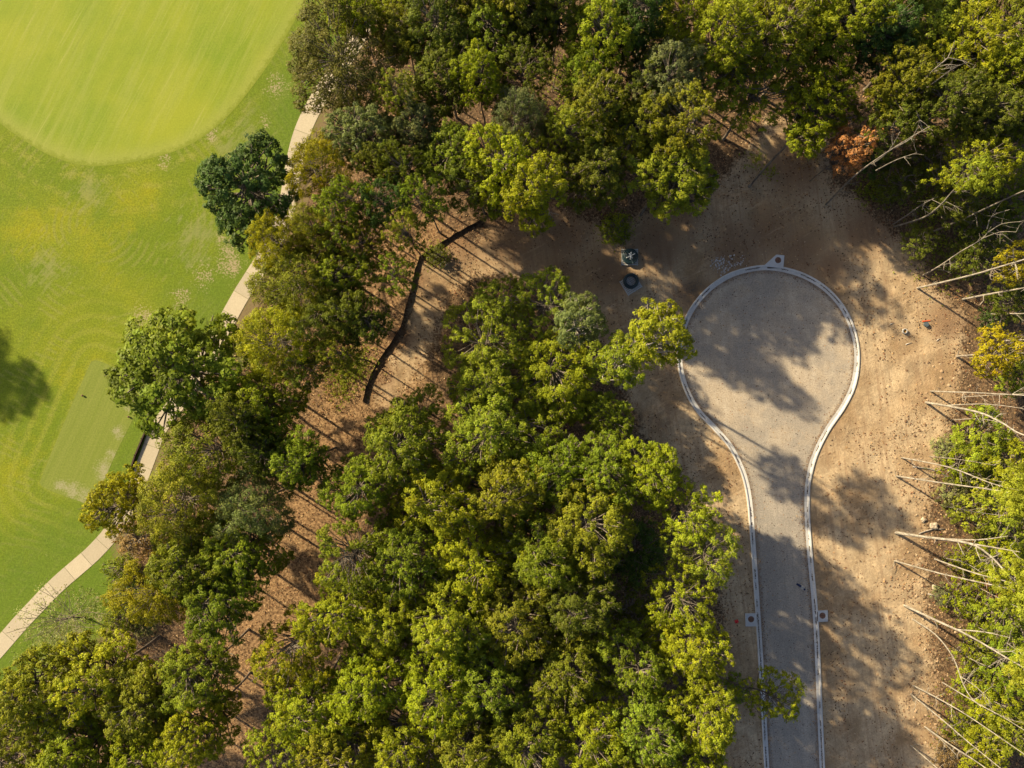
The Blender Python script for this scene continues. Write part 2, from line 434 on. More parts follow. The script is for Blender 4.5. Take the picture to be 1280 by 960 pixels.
# ------------------------------------------------------------------ outlines (photo pixels -> metres)
PATH_C = catmull([(-60, 880), (-28, 840), (0, 808), (26, 778), (44, 759), (60, 742), (78, 725), (99, 707), (118, 690), (140, 665), (160, 631),
                  (175, 597), (187, 565), (200, 533), (228, 495), (256, 450), (283, 402), (302, 368), (321, 338), (345, 297),
                  (357, 265), (363, 233), (370, 193), (381, 157), (400, 120), (420, 90), (438, 62), (452, 38), (465, 15), (485, -20), (520, -70)], 6)
PATH_W = np.array([G(u, v) for u, v in PATH_C])
KERB_PX = [(966, 1080), (962, 1020), (958, 960), (953, 870), (947, 770), (940.5, 675), (937, 630), (932, 602), (925, 582), (912, 557), (893, 535), (873, 514),
           (859, 490), (850.5, 462), (849.5, 438), (854, 411), (865, 386), (884, 363), (909, 345.5), (934, 337), (958, 334.2), (983, 337.5), (1008, 346),
           (1033, 362), (1054, 386), (1067, 416), (1071.5, 447), (1067, 480), (1054, 508), (1035, 536), (1021, 563), (1012.5, 590),
           (1009, 620), (1011, 675), (1019.5, 770), (1024, 870), (1028, 960), (1031, 1020), (1034, 1080)]
KERB_C = np.array([G(u, v) for u, v in catmull(KERB_PX, 8)])
KERB_C = resample(KERB_C, 0.5)

def offset(P, d):
    t = np.gradient(P, axis=0); t /= np.linalg.norm(t, axis=1)[:, None]
    return P + np.stack([-t[:, 1], t[:, 0]], 1) * d
# the kerb runs clockwise round the bulb: left of travel is outside
ROAD_IN = offset(KERB_C, -0.35)
GOLF = wpoly([(540, -200), (500, -100), (482, 0), (458, 55), (436, 105), (415, 150), (398, 200), (386, 250), (372, 290), (347, 345), (322, 385), (300, 420),
              (272, 462), (243, 510), (228, 545), (212, 590), (190, 630), (170, 665), (172, 700), (168, 745), (162, 790), (138, 830), (92, 862),
              (40, 905), (-40, 965), (-180, 1060), (-700, 1300), (-1000, 800), (-1000, -100), (-700, -500), (200, -420)])
FAIR = wpoly(catmull([(470, -160), (420, -50), (384, 0), (352, 55), (322, 100), (285, 145), (243, 178), (200, 195), (150, 205), (105, 207), (62, 194), (25, 172), (-10, 145),
                      (-60, 90), (-110, 10), (-130, -90), (-90, -190), (40, -270), (240, -290), (400, -240), (470, -160)], 5)[:-1])
TEE = wpoly(catmull([(112, 456), (120, 450), (150, 462), (182, 474), (187, 482), (178, 502), (150, 556), (122, 618), (112, 630), (98, 626), (60, 612), (50, 604), (54, 592), (82, 524), (112, 456)], 4)[:-1])
CLEAR = wpoly([(905, 1200), (898, 960), (905, 800), (892, 690), (862, 610), (805, 545), (775, 480), (745, 420), (700, 365), (640, 345), (590, 345), (562, 365), (545, 425),
               (518, 475), (485, 515), (466, 498), (500, 430), (522, 335), (560, 308), (620, 285), (700, 262), (760, 282), (830, 262), (890, 235),
               (935, 190), (960, 150), (1010, 140), (1030, 180), (1042, 232), (1080, 255), (1110, 285), (1150, 318), (1155, 350), (1200, 385), (1205, 440),
               (1195, 500), (1175, 570), (1160, 640), (1158, 720), (1165, 790), (1170, 880), (1180, 1000), (1190, 1200)])
STRIP = [(520, 320), (505, 400), (470, 480), (430, 560), (395, 640), (360, 720), (320, 800), (280, 880), (250, 960), (220, 1040)]
FENCE_PX = [(453.5, 502), (458, 482), (466, 463), (475, 447), (490, 426), (502, 406), (507, 385), (514, 362), (520, 332), (527, 318), (545, 307), (571, 291), (601, 275)]

def height(X, Y):
    """gentle ground relief, flat under the road, kerb, path and golf"""
    XY = np.stack([np.ravel(X), np.ravel(Y)], 1)
    keep = np.clip((seg_dist(XY, KERB_C[::4]) - 0.8) / 2.0, 0, 1) * np.where(inside(XY, ROAD_IN[::2]), 0, 1)
    keep *= np.clip(-sdist(XY, GOLF) / 3.0, 0, 1)
    keep *= np.clip((seg_dist(XY, PATH_W[::3]) - 1.5) / 3.0, 0, 1)
    far = np.clip(1 - (np.hypot(*XY.T) - 90) / 60, 0, 1)
    h = (vnoise(XY[:, 0], XY[:, 1], 9, 1) - 0.5) * 0.30 + (vnoise(XY[:, 0], XY[:, 1], 2.6, 2) - 0.5) * 0.14 + (vnoise(XY[:, 0], XY[:, 1], 0.9, 3) - 0.5) * 0.10
    return (h * keep * far).reshape(np.shape(X))

# ------------------------------------------------------------------ ground sheets
def build_ground():
    fx = np.linspace(-95, 95, 476); fy = np.linspace(-75, 75, 376)
    ex = np.array([110, 140, 200, 320, 600, 1200, 2500, 4500.])
    xs = np.r_[-ex[::-1], fx, ex]; ys = np.r_[-ex[::-1], fy, ex]
    X, Y = np.meshgrid(xs, ys); XY = np.stack([X.ravel(), Y.ravel()], 1)
    Z = height(X, Y).ravel()
    c = np.clip(sdist(XY, CLEAR) / 3.0 + 0.5, 0, 1)
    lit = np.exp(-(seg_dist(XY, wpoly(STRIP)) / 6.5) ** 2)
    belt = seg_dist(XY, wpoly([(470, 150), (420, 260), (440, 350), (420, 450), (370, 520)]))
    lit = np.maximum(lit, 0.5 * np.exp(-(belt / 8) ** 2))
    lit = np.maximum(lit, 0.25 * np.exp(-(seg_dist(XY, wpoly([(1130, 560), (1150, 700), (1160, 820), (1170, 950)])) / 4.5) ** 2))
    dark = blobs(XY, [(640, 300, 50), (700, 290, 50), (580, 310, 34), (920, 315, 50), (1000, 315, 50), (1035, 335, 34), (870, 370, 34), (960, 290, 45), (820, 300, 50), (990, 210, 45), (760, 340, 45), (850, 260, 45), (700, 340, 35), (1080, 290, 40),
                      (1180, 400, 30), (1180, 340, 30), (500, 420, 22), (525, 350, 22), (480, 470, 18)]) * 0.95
    green = blobs(XY, [(770, 285, 22), (510, 105, 25), (440, 455, 22), (545, 320, 16), (1230, 600, 50), (1240, 700, 45), (1250, 800, 45), (1240, 900, 45), (1200, 560, 25), (350, 370, 30),
                       (800, 690, 40), (720, 720, 40), (300, 440, 30), (180, 780, 25)]) * 0.9
    n = len(xs); m = len(ys)
    i = np.arange((m - 1) * (n - 1)); r, q = np.divmod(i, n - 1); a = r * n + q
    # no sheet under the road bed, so the two never meet
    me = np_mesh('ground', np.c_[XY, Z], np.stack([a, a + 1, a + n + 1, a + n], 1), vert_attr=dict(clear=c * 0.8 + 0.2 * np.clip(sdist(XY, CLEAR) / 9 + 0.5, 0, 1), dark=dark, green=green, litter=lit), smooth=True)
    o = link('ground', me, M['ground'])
    tag(o, 'brown leaf littered woodland floor and bare tan cleared dirt', 'ground', kind='structure')

def sheet(name, poly, z, mat, step, attrs):
    poly = np.asarray(poly, float); lo, hi = poly.min(0), poly.max(0)
    gx, gy = np.meshgrid(np.arange(lo[0], hi[0], step), np.arange(lo[1], hi[1], step))
    P = np.stack([gx.ravel(), gy.ravel()], 1); P = P[sdist(P, poly) > step * 0.55]
    vs = [Vector(p) for p in np.vstack([poly, P])]; n = len(poly)
    r = delaunay_2d_cdt(vs, [(i, (i + 1) % n) for i in range(n)], [], 1, 1e-4)
    V = np.array([tuple(p) for p in r[0]]); F = np.array([f for f in r[2] if len(f) == 3])
    a = V[F[:, 1]] - V[F[:, 0]]; b = V[F[:, 2]] - V[F[:, 0]]
    flip = (a[:, 0] * b[:, 1] - a[:, 1] * b[:, 0]) < 0
    F[flip] = F[flip][:, ::-1]
    me = np_mesh(name, np.c_[V, np.full(len(V), z)], F, vert_attr=attrs(V), smooth=True)
    return link(name, me, M[mat])

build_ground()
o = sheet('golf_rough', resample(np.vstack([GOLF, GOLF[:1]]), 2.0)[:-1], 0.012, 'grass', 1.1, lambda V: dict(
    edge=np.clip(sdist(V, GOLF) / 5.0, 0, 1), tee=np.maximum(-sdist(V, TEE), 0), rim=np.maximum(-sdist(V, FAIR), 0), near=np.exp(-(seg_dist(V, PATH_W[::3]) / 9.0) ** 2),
    bare=blobs(V, [(345, 108, 26), (262, 168, 18), (285, 330, 34), (255, 345, 28), (182, 398, 28), (280, 300, 22), (225, 372, 24), (120, 752, 12), (95, 790, 22), (222, 540, 20), (70, 820, 20), (60, 690, 9),
                   (350, 320, 20), (205, 200, 18), (330, 150, 18), (120, 770, 16)]) * 0.72,
    yellow=np.maximum(blobs(V, [(150, 285, 55), (100, 250, 60), (30, 300, 70), (70, 480, 60), (20, 560, 60), (180, 255, 35)]) * 0.45, 0.08),
    pale=blobs(V, [(60, 330, 40), (110, 240, 40), (250, 300, 50), (300, 180, 50), (80, 590, 30), (90, 800, 50)]) * 0.75))
tag(o, 'green golf rough with yellow patches beside the concrete path', 'grass', kind='structure')
o = sheet('mown_green', resample(np.vstack([FAIR, FAIR[:1]]), 0.8)[:-1], 0.018, 'fairway', 1.3, lambda V: dict(edge=np.clip(sdist(V, FAIR) / 3.0, 0, 1)))
tag(o, 'pale striped closely mown round green with a lighter rim', 'grass', kind='structure')
o = sheet('tee_box', resample(np.vstack([TEE, TEE[:1]]), 0.5)[:-1], 0.018, 'tee', 0.7, lambda V: dict(bare=blobs(V, [(108, 622, 22), (150, 540, 15), (128, 590, 20), (160, 510, 10), (90, 612, 18), (75, 606, 12), (140, 570, 14)]) * 0.85))
tag(o, 'short mown rectangular tee box worn pale at its end', 'grass', kind='structure')
_loop = resample(ROAD_IN, 0.8)
o = sheet('road', _loop, 0.03, 'road', 0.8, lambda V: dict(
    bulb=np.clip((V[:, 1] + 16) / 12.0, 0, 1), rim=np.clip(1 - seg_dist(V, ROAD_IN[::3]) / 1.0, 0, 1), rad=np.hypot(V[:, 0] - 32.1, V[:, 1] - 3.2)))
tag(o, 'dusty unpaved grey road ending in a round cul-de-sac', 'road', kind='structure')

# ------------------------------------------------------------------ kerb in cast segments
def build_kerb():
    root = empty('kerb'); tag(root, 'pale concrete kerb and gutter round the cul-de-sac', 'kerb', kind='structure')
    prof = [(-0.36, -0.05), (-0.35, 0.045), (-0.05, 0.022), (0.02, 0.035), (0.08, 0.115), (0.15, 0.145), (0.27, 0.145), (0.29, 0.12), (0.295, -0.08)]
    P = resample(KERB_C, 0.42); T = np.gradient(P, axis=0); T /= np.linalg.norm(T, axis=1)[:, None]; N = np.stack([-T[:, 1], T[:, 0]], 1)
    per = 7; i = 0
    while i < len(P) - 1:
        j = min(i + per, len(P) - 1)
        if len(P) - 1 - j < 3: j = len(P) - 1
        V = []; m = len(prof)
        for k in range(i, j + 1):
            p = P[k].copy()
            if k == i: p = p + T[k] * 0.012
            if k == j: p = p - T[k] * 0.012
            V += [(p[0] + N[k][0] * a, p[1] + N[k][1] * a, z) for a, z in prof]
        F = [(r * m + q, (r + 1) * m + q, (r + 1) * m + q + 1, r * m + q + 1) for r in range(j - i) for q in range(m - 1)]
        F += [tuple(range(m)), tuple(reversed(range((j - i) * m, (j - i + 1) * m)))]
        b = MB(); b.add(V, F)
        link('kerb_segment', b.mesh('kerb_segment'), M['kerb'], root)
        i = j
    # leaf muck lying in the flow line
    rng = np.random.default_rng(5); V = []; F = []; tint = []
    S = resample(KERB_C, 0.08); TT = np.gradient(S, axis=0); TT /= np.linalg.norm(TT, axis=1)[:, None]
    on = vnoise(np.arange(len(S)) * 0.08, np.zeros(len(S)), 0.7, 8) + 0.35 * vnoise(np.arange(len(S)) * 0.08, np.zeros(len(S)), 6.0, 9)
    for k in range(len(S)):
        if on[k] < 0.70 or rng.random() < 0.05: continue
        for _ in range(2):
            n = np.array([-TT[k][1], TT[k][0]]); c = S[k] + n * rng.normal(0.0, 0.035) + TT[k] * rng.uniform(-0.05, 0.05)
            a = rng.uniform(0, 6.28); s = rng.uniform(0.04, 0.085); o = len(V)
            for q in range(4):
                an = a + q * math.pi / 2
                V.append((c[0] + math.cos(an) * s, c[1] + math.sin(an) * s * 0.8, 0.062 + rng.uniform(0, 0.03)))
            F.append((o, o + 1, o + 2, o + 3)); tint.append(rng.random())
    o = link('gutter_litter', np_mesh('gutter_litter', V, F, dict(tint=tint)), M['gutter'])
    tag(o, 'dark dirt and leaves lying in the kerb gutter', 'litter', kind='stuff')
build_kerb()

# ------------------------------------------------------------------ cart path slabs
def build_path():
    root = empty('cart_path'); tag(root, 'cream concrete golf cart path cast in slabs along the trees', 'path', kind='structure')
    P = resample(PATH_W, 2.75); S = resample(PATH_W, 2.75 / 3)
    T = np.gradient(S, axis=0); T /= np.linalg.norm(T, axis=1)[:, None]; N = np.stack([-T[:, 1], T[:, 0]], 1)
    rng = random.Random(4)
    for i in range(0, len(S) - 3, 3):
        L = []; Rr = []
        for k in range(i, i + 4):
            p = S[k].copy() + (T[k] * 0.02 if k == i else 0) - (T[k] * 0.02 if k == i + 3 else 0)
            w = 1.04
            L.append(p + N[k] * w); Rr.append(p - N[k] * w)
        b = MB(); b.prism([tuple(q) for q in Rr + L[::-1]], -0.06, 0.045 + rng.uniform(-0.006, 0.006))
        link('slab', b.mesh('slab'), M['path'], root)
build_path()

# ------------------------------------------------------------------ tree prototypes
def unit(a): return a / (np.linalg.norm(a, axis=-1, keepdims=True) + 1e-9)

def leaf_quads(C, Nrm, rng, size, spread, per, ratio=0.62):
    """per leaves round every cluster centre C with facing Nrm"""
    n = len(C)
    c = np.repeat(C, per, 0); nn = np.repeat(Nrm, per, 0)
    off = rng.normal(0, 1, (n * per, 3)); off *= (spread * rng.random((n * per, 1)) ** 0.5) / (np.linalg.norm(off, axis=1, keepdims=True) + 1e-9)
    off -= nn * np.sum(off * nn, 1, keepdims=True) * 0.45
    pos = c + off
    # leaves of a rosette tilt outwards from its middle
    nrm = unit(nn * 1.0 + off / spread * 0.75 + rng.normal(0, 0.38, (n * per, 3)))
    tg = unit(np.cross(nrm, rng.normal(0, 1, (n * per, 3))) + off * 0.4)
    tg = unit(tg - nrm * np.sum(tg * nrm, 1, keepdims=True))
    bt = np.cross(nrm, tg)
    L = size * rng.uniform(0.7, 1.25, (n * per, 1)); W = L * ratio
    q = np.stack([pos - tg * L * .5, pos + bt * W * .5 + tg * L * .08 - nrm * L * 0.06, pos + tg * L * .5 - nrm * L * 0.1, pos - bt * W * .5 + tg * L * .08 - nrm * L * 0.06], 1)
    V = q.reshape(-1, 3); F = np.arange(len(V)).reshape(-1, 4)
    return V, F

def make_tree(seed, R=5.0, H=20.0, base=7.0, lobes=42, lobe_r=(0.42, 1.0), clusters=33, per=21, leaf=0.195, spread=0.29,
              sparse=0.0, flat=0.8, inner=0.25, trunk_r=0.24, bark='bark', leafmat='leaf', twigs=3, limb=1.0):
    rng = np.random.default_rng(seed)
    zc = (H + base) / 2; hz = (H - base) / 2
    ph = rng.uniform(0, 6.28, 4)
    # a crown is several limb masses of different height; small leafy lobes cover their outsides
    subs = [(np.array([rng.normal(0, .06) * R, rng.normal(0, .06) * R, zc + 0.12 * hz]), 0.60 * R, 0.86 * hz)]
    ns = rng.integers(5, 8)
    for k in range(ns):
        an = (k + rng.uniform(-0.3, 0.3)) * 2 * math.pi / ns; dd = R * rng.uniform(0.42, 0.62); sr = R * rng.uniform(0.34, 0.50)
        subs.append((np.array([math.cos(an) * dd, math.sin(an) * dd, zc + hz * rng.uniform(-0.42, 0.30)]), min(sr, R * 1.04 - dd), hz * rng.uniform(0.42, 0.62)))
    w = np.array([q[1] * q[2] for q in subs]); w /= w.sum()
    lob = []; tries = 0
    while len(lob) < lobes and tries < 9000:
        tries += 1
        i = rng.choice(len(subs), p=w); c0, sr, sh = subs[i]
        dv = rng.normal(0, 1, 3); dv /= np.linalg.norm(dv)
        if dv[2] < -0.45: continue
        k = rng.uniform(0.80, 1.06) if rng.random() > inner else rng.uniform(0.45, 0.8)
        lr = lobe_r[0] + (lobe_r[1] - lobe_r[0]) * rng.random() ** 1.4
        p = c0 + dv * np.array([sr, sr, sh]) * k * (1 - 0.3 * lr / sr)
        if any(((p - c1) / np.array([r1, r1, h1])) @ ((p - c1) / np.array([r1, r1, h1])) < 0.5 for j, (c1, r1, h1) in enumerate(subs) if j != i): continue
        if p[2] > H - 0.2 or any(np.linalg.norm(p - q) < 0.62 * (lr + s) * (1 + 0.4 * sparse) for q, s in lob): continue
        lob.append((p, lr))
    C = []; Nn = []; ct = []; ch = []
    for p, lr in lob:
        n = int(clusters * (lr / 1.3) ** 1.7 * rng.uniform(0.8, 1.15))
        dirs = unit(rng.normal(0, 1, (n * 2, 3)))
        outw = unit(p - np.array([0, 0, zc - hz * 0.5]))
        score = dirs @ outw * 0.6 + dirs[:, 2] * 0.5 + rng.normal(0, 0.35, n * 2)
        dirs = dirs[np.argsort(-score)[:n]]
        rad = lr * rng.uniform(0.55, 1.05, (n, 1))
        c = p + dirs * rad * np.array([1, 1, flat])
        C.append(c); Nn.append(unit(dirs * 0.8 + outw * 0.35 + np.array([0, 0, 0.55])))
        lt = rng.normal(0, 0.10); lh = rng.normal(0, 0.12)
        ct.append(np.clip(0.5 + lt + rng.normal(0, 0.13, n), 0, 1)); ch.append(np.clip(0.48 + lh + rng.normal(0, 0.14, n), 0, 1))
    C = np.vstack(C); Nn = np.vstack(Nn); ct = np.concatenate(ct); ch = np.concatenate(ch)
    V, F = leaf_quads(C, Nn, rng, leaf, spread, per)
    tint = np.clip(np.repeat(ct, per) + rng.normal(0, 0.10, len(F)), 0, 1); hue = np.clip(np.repeat(ch, per) + rng.normal(0, 0.10, len(F)), 0, 1)
    crown = np_mesh('crown', V, F, dict(tint=tint, hue=hue))
    crown.materials.append(M[leafmat])
    # wood
    b = MB()
    wob = rng.normal(0, 0.25, (4, 2))
    top = zc + hz * 0.45
    tp = [(0, 0, -0.3), (0, 0, 0.0), (wob[0][0] * .3, wob[0][1] * .3, base * 0.45), (wob[1][0] * .8, wob[1][1] * .8, base), (wob[2][0] * 1.5, wob[2][1] * 1.5, zc), (wob[3][0] * 2, wob[3][1] * 2, top)]
    tp = catmull(tp, 3)
    fr = np.linspace(0, 1, len(tp))
    b.tube(tp, list(trunk_r * (1.35 * np.exp(-fr * 14) + 1.0 - 0.78 * fr)), 7)
    for p, lr in lob:
        dist = math.hypot(p[0], p[1]); z0 = max(base * 0.8, min(p[2] - 0.55 * dist - 0.3, top - 0.3))
        i = int(np.argmin(np.abs(tp[:, 2] - z0))); s = tp[i]
        mid = s * 0.5 + p * 0.5 + np.array([rng.normal(0, .25), rng.normal(0, .25), -0.1 * dist + rng.normal(0, .2)])
        pts = catmull([s, mid, p, p + (p - mid) * 0.25], 3)
        r0 = (0.05 + 0.016 * dist) * limb
        b.tube(pts, list(np.linspace(r0, 0.018, len(pts))), 4, False)
        for _ in range(twigs):
            dd = unit(rng.normal(0, 1, 3) + unit(p - np.array([0, 0, zc - hz])) * 0.9) * lr * rng.uniform(0.7, 1.05)
            b.tube([p - dd * 0.25, p + dd * 0.4 + rng.normal(0, .12, 3), p + dd], [0.022, 0.015, 0.008], 3, False)
    trunk = b.mesh('trunk', True); trunk.materials.append(M[bark])
    return dict(crown=crown, trunk=trunk, R=R, H=H, zc=zc + hz * 0.12)

def make_bare(seed, H=10.0, spread=3.0, n=9, bark='dead', r0=0.16):
    """leafless dead tree: forking grey limbs"""
    rng = np.random.default_rng(seed); b = MB()
    def grow(p, dirn, L, r, lev):
        pts = [p]; d_ = dirn
        for _ in range(4):
            d_ = unit(d_ + rng.normal(0, 0.16, 3)); pts.append(pts[-1] + d_ * L / 4)
        b.tube(pts, list(np.linspace(r, r * 0.45, 5)), 5 if lev == 0 else 3, False)
        if lev >= 3: return
        for k in range(n if lev == 0 else 3):
            f = rng.uniform(0.45, 1.0) if lev == 0 else rng.uniform(0.3, 1.0)
            q = pts[min(4, int(f * 4.99))]
            grow(q, unit(d_ * 0.7 + unit(rng.normal(0, 1, 3) * (1, 1, 0.5)) * 0.9 + (0, 0, 0.15)), L * rng.uniform(0.32, 0.5), r * 0.45, lev + 1)
    grow(np.array([0, 0, -0.2]), np.array([0, 0, 1.0]), H * 0.75, r0, 0)
    me = b.mesh('trunk', True); me.materials.append(M[bark])
    return dict(crown=None, trunk=me, R=spread, H=H, zc=H * 0.7)

PROTO = {
    'oak':   [make_tree(s, lobes=150) for s in (11, 12, 13, 14, 15)],
    'full':  [make_tree(s, lobes=165, lobe_r=(0.45, 1.1), inner=0.2) for s in (21, 22, 23)],
    'open':  [make_tree(s, lobes=92, lobe_r=(0.42, 0.95), sparse=0.35, clusters=32, per=18, twigs=3, limb=0.6) for s in (31, 32, 33)],
    'fine':  [make_tree(s, lobes=110, lobe_r=(0.5, 1.1), clusters=36, per=17, leaf=0.17, spread=0.36, sparse=0.05, inner=0.3, limb=0.55, twigs=2) for s in (41, 42)],
    'broad': [make_tree(s, lobes=95, lobe_r=(0.6, 1.2), clusters=26, per=17, leaf=0.28, spread=0.34) for s in (51, 52)],
    'slim':  [make_tree(s, R=3.0, H=22.0, base=15.0, lobes=40, lobe_r=(0.45, 1.0), sparse=0.3, trunk_r=0.17, bark='pale') for s in (61, 62)],
    'small': [make_tree(s, R=2.6, H=8.0, base=2.2, lobes=46, lobe_r=(0.4, 0.85), clusters=28, per=15, leaf=0.20, spread=0.28, trunk_r=0.1, sparse=0.2, twigs=3) for s in (71, 72)],
    'shrub': [make_tree(s, R=2.2, H=3.2, base=0.5, lobes=38, lobe_r=(0.35, 0.75), clusters=24, per=12, leaf=0.20, spread=0.30, trunk_r=0.06, leafmat='shrub', sparse=0.3, twigs=3) for s in (81, 82, 83)],
    'wisp':  [make_tree(s, R=4.0, H=9.0, base=3.5, lobes=46, lobe_r=(0.5, 1.0), clusters=18, per=5, leaf=0.15, spread=0.5, trunk_r=0.12, sparse=0.2, leafmat='shrub', twigs=0, limb=0.2) for s in (91,)],
    'bare':  [make_bare(s) for s in (101, 102)],
}
COLS = dict(
    yg=(0.290, 0.305, 0.014), g=(0.205, 0.245, 0.017), dg=(0.080, 0.130, 0.024), ol=(0.225, 0.228, 0.016), gg=(0.180, 0.195, 0.058),
    yl=(0.300, 0.275, 0.010), lg=(0.280, 0.310, 0.024), do=(0.140, 0.156, 0.016), br=(0.150, 0.138, 0.026), rd=(0.58, 0.26, 0.11), au=(0.30, 0.20, 0.09), wy=(0.30, 0.31, 0.12), gold=(0.38, 0.315, 0.012),
)
CNAME = dict(yg='yellow-green', g='mid green', dg='dark blue-green', ol='olive green', gg='grey-green', yl='yellow-tinged', lg='light green', do='dark olive', br='brownish olive',
             rd='rusty red', au='russet', wy='pale yellowish', gold='golden yellow')
_cnt = {}
def place(u, v, r, style, colk, label=None, name=None, cat='tree', H=None, group=None, base=None):
    """one tree whose crown middle shows at photo pixel u, v with radius r pixels; base = pixel of its foot when it leans"""
    k = _cnt.get(style, 0); _cnt[style] = k + 1
    ps = PROTO[style]; p = ps[k % len(ps)]
    sz = (H / p['H']) if H else R.uniform(0.93, 1.10)
    zc = p['zc'] * sz
    x, y = G(u, v, zc)
    sx = r * PX * (CAM_H - zc) / CAM_H / (p['R'] * 0.86)
    spin = R.uniform(0, 6.28)
    root = empty(name or {'shrub': 'shrub', 'bare': 'dead_tree', 'small': 'young_tree', 'wisp': 'thin_tree'}.get(style, 'oak_tree'), (x, y, 0), spin)
    if base:
        bx, by = G(*base); ax = Vector((x - bx, y - by, zc))
        root.location = (bx, by, 0)
        root.rotation_euler = (ax.to_track_quat('Z', 'Y').to_matrix() @ Matrix.Rotation(spin, 3, 'Z')).to_euler()
    root.scale = (sx, sx * R.uniform(0.92, 1.08), sz)
    link('trunk', p['trunk'], None, root)
    if p['crown'] is not None:
        c = link('crown', p['crown'], None, root)
        b = R.uniform(0.88, 1.12); cc = COLS[colk]
        b *= 0.93; c.color = (cc[0] * b * R.uniform(0.87, 1.0), cc[1] * b, cc[2] * b * R.uniform(0.85, 1.15), 1)
    tag(root, label, cat, group)
    return root

# (u, v, r, style, colour, label)  -- the belt of trees along the cart path
BELT = [
 (423, 78, 66, 'fine', 'br', 'large brownish fine-leaved tree arching over the cart path beside the mown green'),
 (445, 18, 34, 'oak', 'yg', 'yellow-green oak behind the brownish fine-leaved tree over the path'),
 (307, 237, 61, 'broad', 'dg', 'large dark blue-green tree leaning out over the golf grass past the path'),
 (396, 208, 38, 'fine', 'yl', 'yellowish tree squeezed between the cart path and a grey-green oak'),
 (452, 168, 44, 'oak', 'gg', 'grey-green oak beside the yellowish tree along the cart path'),
 (478, 255, 32, 'open', 'dg', 'sparse dark green tree on sandy litter beyond the grey-green oak'),
 (418, 280, 36, 'open', 'g', 'thin green tree on the sandy litter near the dark blue-green tree'),
 (345, 303, 36, 'fine', 'yl', 'small yellowish tree hiding the bend of the cart path'),
 (372, 350, 48, 'fine', 'ol', 'olive fine-leaved tree beside the sunlit cart path slabs'),
 (428, 345, 40, 'oak', 'g', 'mid green oak between the cart path and the silt fence'),
 (440, 392, 34, 'oak', 'do', 'dark olive oak throwing its trunk shadow to the silt fence'),
 (345, 425, 47, 'fine', 'yl', 'airy yellow tree with a dark bare trunk near the silt fence end'),
 (224, 462, 74, 'broad', 'g', 'very large round green tree covering the cart path beside the tee box'),
 (325, 505, 46, 'oak', 'yg', 'yellow-green oak beside the very large round green tree'),
 (382, 455, 30, 'open', 'do', 'shaded dark olive tree behind the airy yellow tree'),
 (376, 575, 36, 'oak', 'g', 'green oak standing at the edge of the leaf littered strip'),
 (268, 567, 56, 'fine', 'ol', 'olive tree between the very large round tree and the greying tree'),
 (330, 565, 34, 'oak', 'do', 'shaded dark olive oak beside the leaf littered strip'),
 (148, 630, 37, 'oak', 'yl', 'yellowish oak reaching across the cart path below the tee box'),
 (226, 628, 52, 'fine', 'ol', 'olive fine-leaved tree above the russet bush by the path'),
 (312, 632, 48, 'fine', 'gg', 'grey-green tree with bare grey twigs showing through its crown'),
 (243, 702, 58, 'oak', 'ol', 'wide olive oak inland of the russet bush'),
 (305, 690, 46, 'oak', 'g', 'mid green oak whose crown edges the leaf littered strip'),
 (198, 738, 44, 'fine', 'yl', 'yellowish fine-leaved tree beside the thin wispy tree'),
 (272, 752, 50, 'oak', 'g', 'green oak behind the fallen grey limbs by the path'),
 (40, 862, 52, 'oak', 'ol', 'olive oak on the grass verge nearest the lower cart path'),
 (112, 858, 56, 'oak', 'yg', 'broad yellow-green oak beside the wispy tree on the verge'),
 (182, 872, 52, 'oak', 'ol', 'olive oak next to the broad yellow-green oak by the verge'),
 (248, 845, 42, 'oak', 'g', 'smaller green oak at the litter strip beside the fallen limbs'),
 (505, 215, 30, 'open', 'do', 'sparse dark olive tree on the sandy litter near the fence'), (455, 305, 28, 'open', 'ol', 'slim olive tree on the sandy litter facing the fence bend'),
 (530, 250, 30, 'open', 'g', 'green tree leaning towards the upper silt fence'), (480, 205, 28, 'oak', 'do', 'shaded dark olive oak tucked beside the grey-green oak'), (395, 290, 32, 'fine', 'ol', 'olive tree in the shadow of the dark blue-green tree'),
 (405, 400, 34, 'fine', 'do', 'dark fine-leaved tree inside the bend of the belt by the fence'), (300, 520, 36, 'oak', 'do', 'dark olive oak pressed against the very large round tree'), (495, 120, 26, 'open', 'ol', 'small olive tree at the sunlit glade'),
 (440, 255, 30, 'open', 'g', 'airy green tree between the yellowish tree and the sandy litter'), (505, 290, 24, 'open', 'ol', 'small olive tree leaning over the top of the silt fence bend'),
 (462, 402, 28, 'open', 'do', 'thin dark tree leaning at the middle of the silt fence'), (492, 345, 26, 'open', 'g', 'small green tree just behind the silt fence bend'), (425, 445, 26, 'open', 'ol', 'slim olive tree over reddish weeds by the fence end'),
 (100, 938, 52, 'full', 'yg', None), (20, 942, 46, 'oak', 'ol', None), (180, 948, 50, 'full', 'yg', None), (245, 915, 40, 'oak', 'yg', None),
]
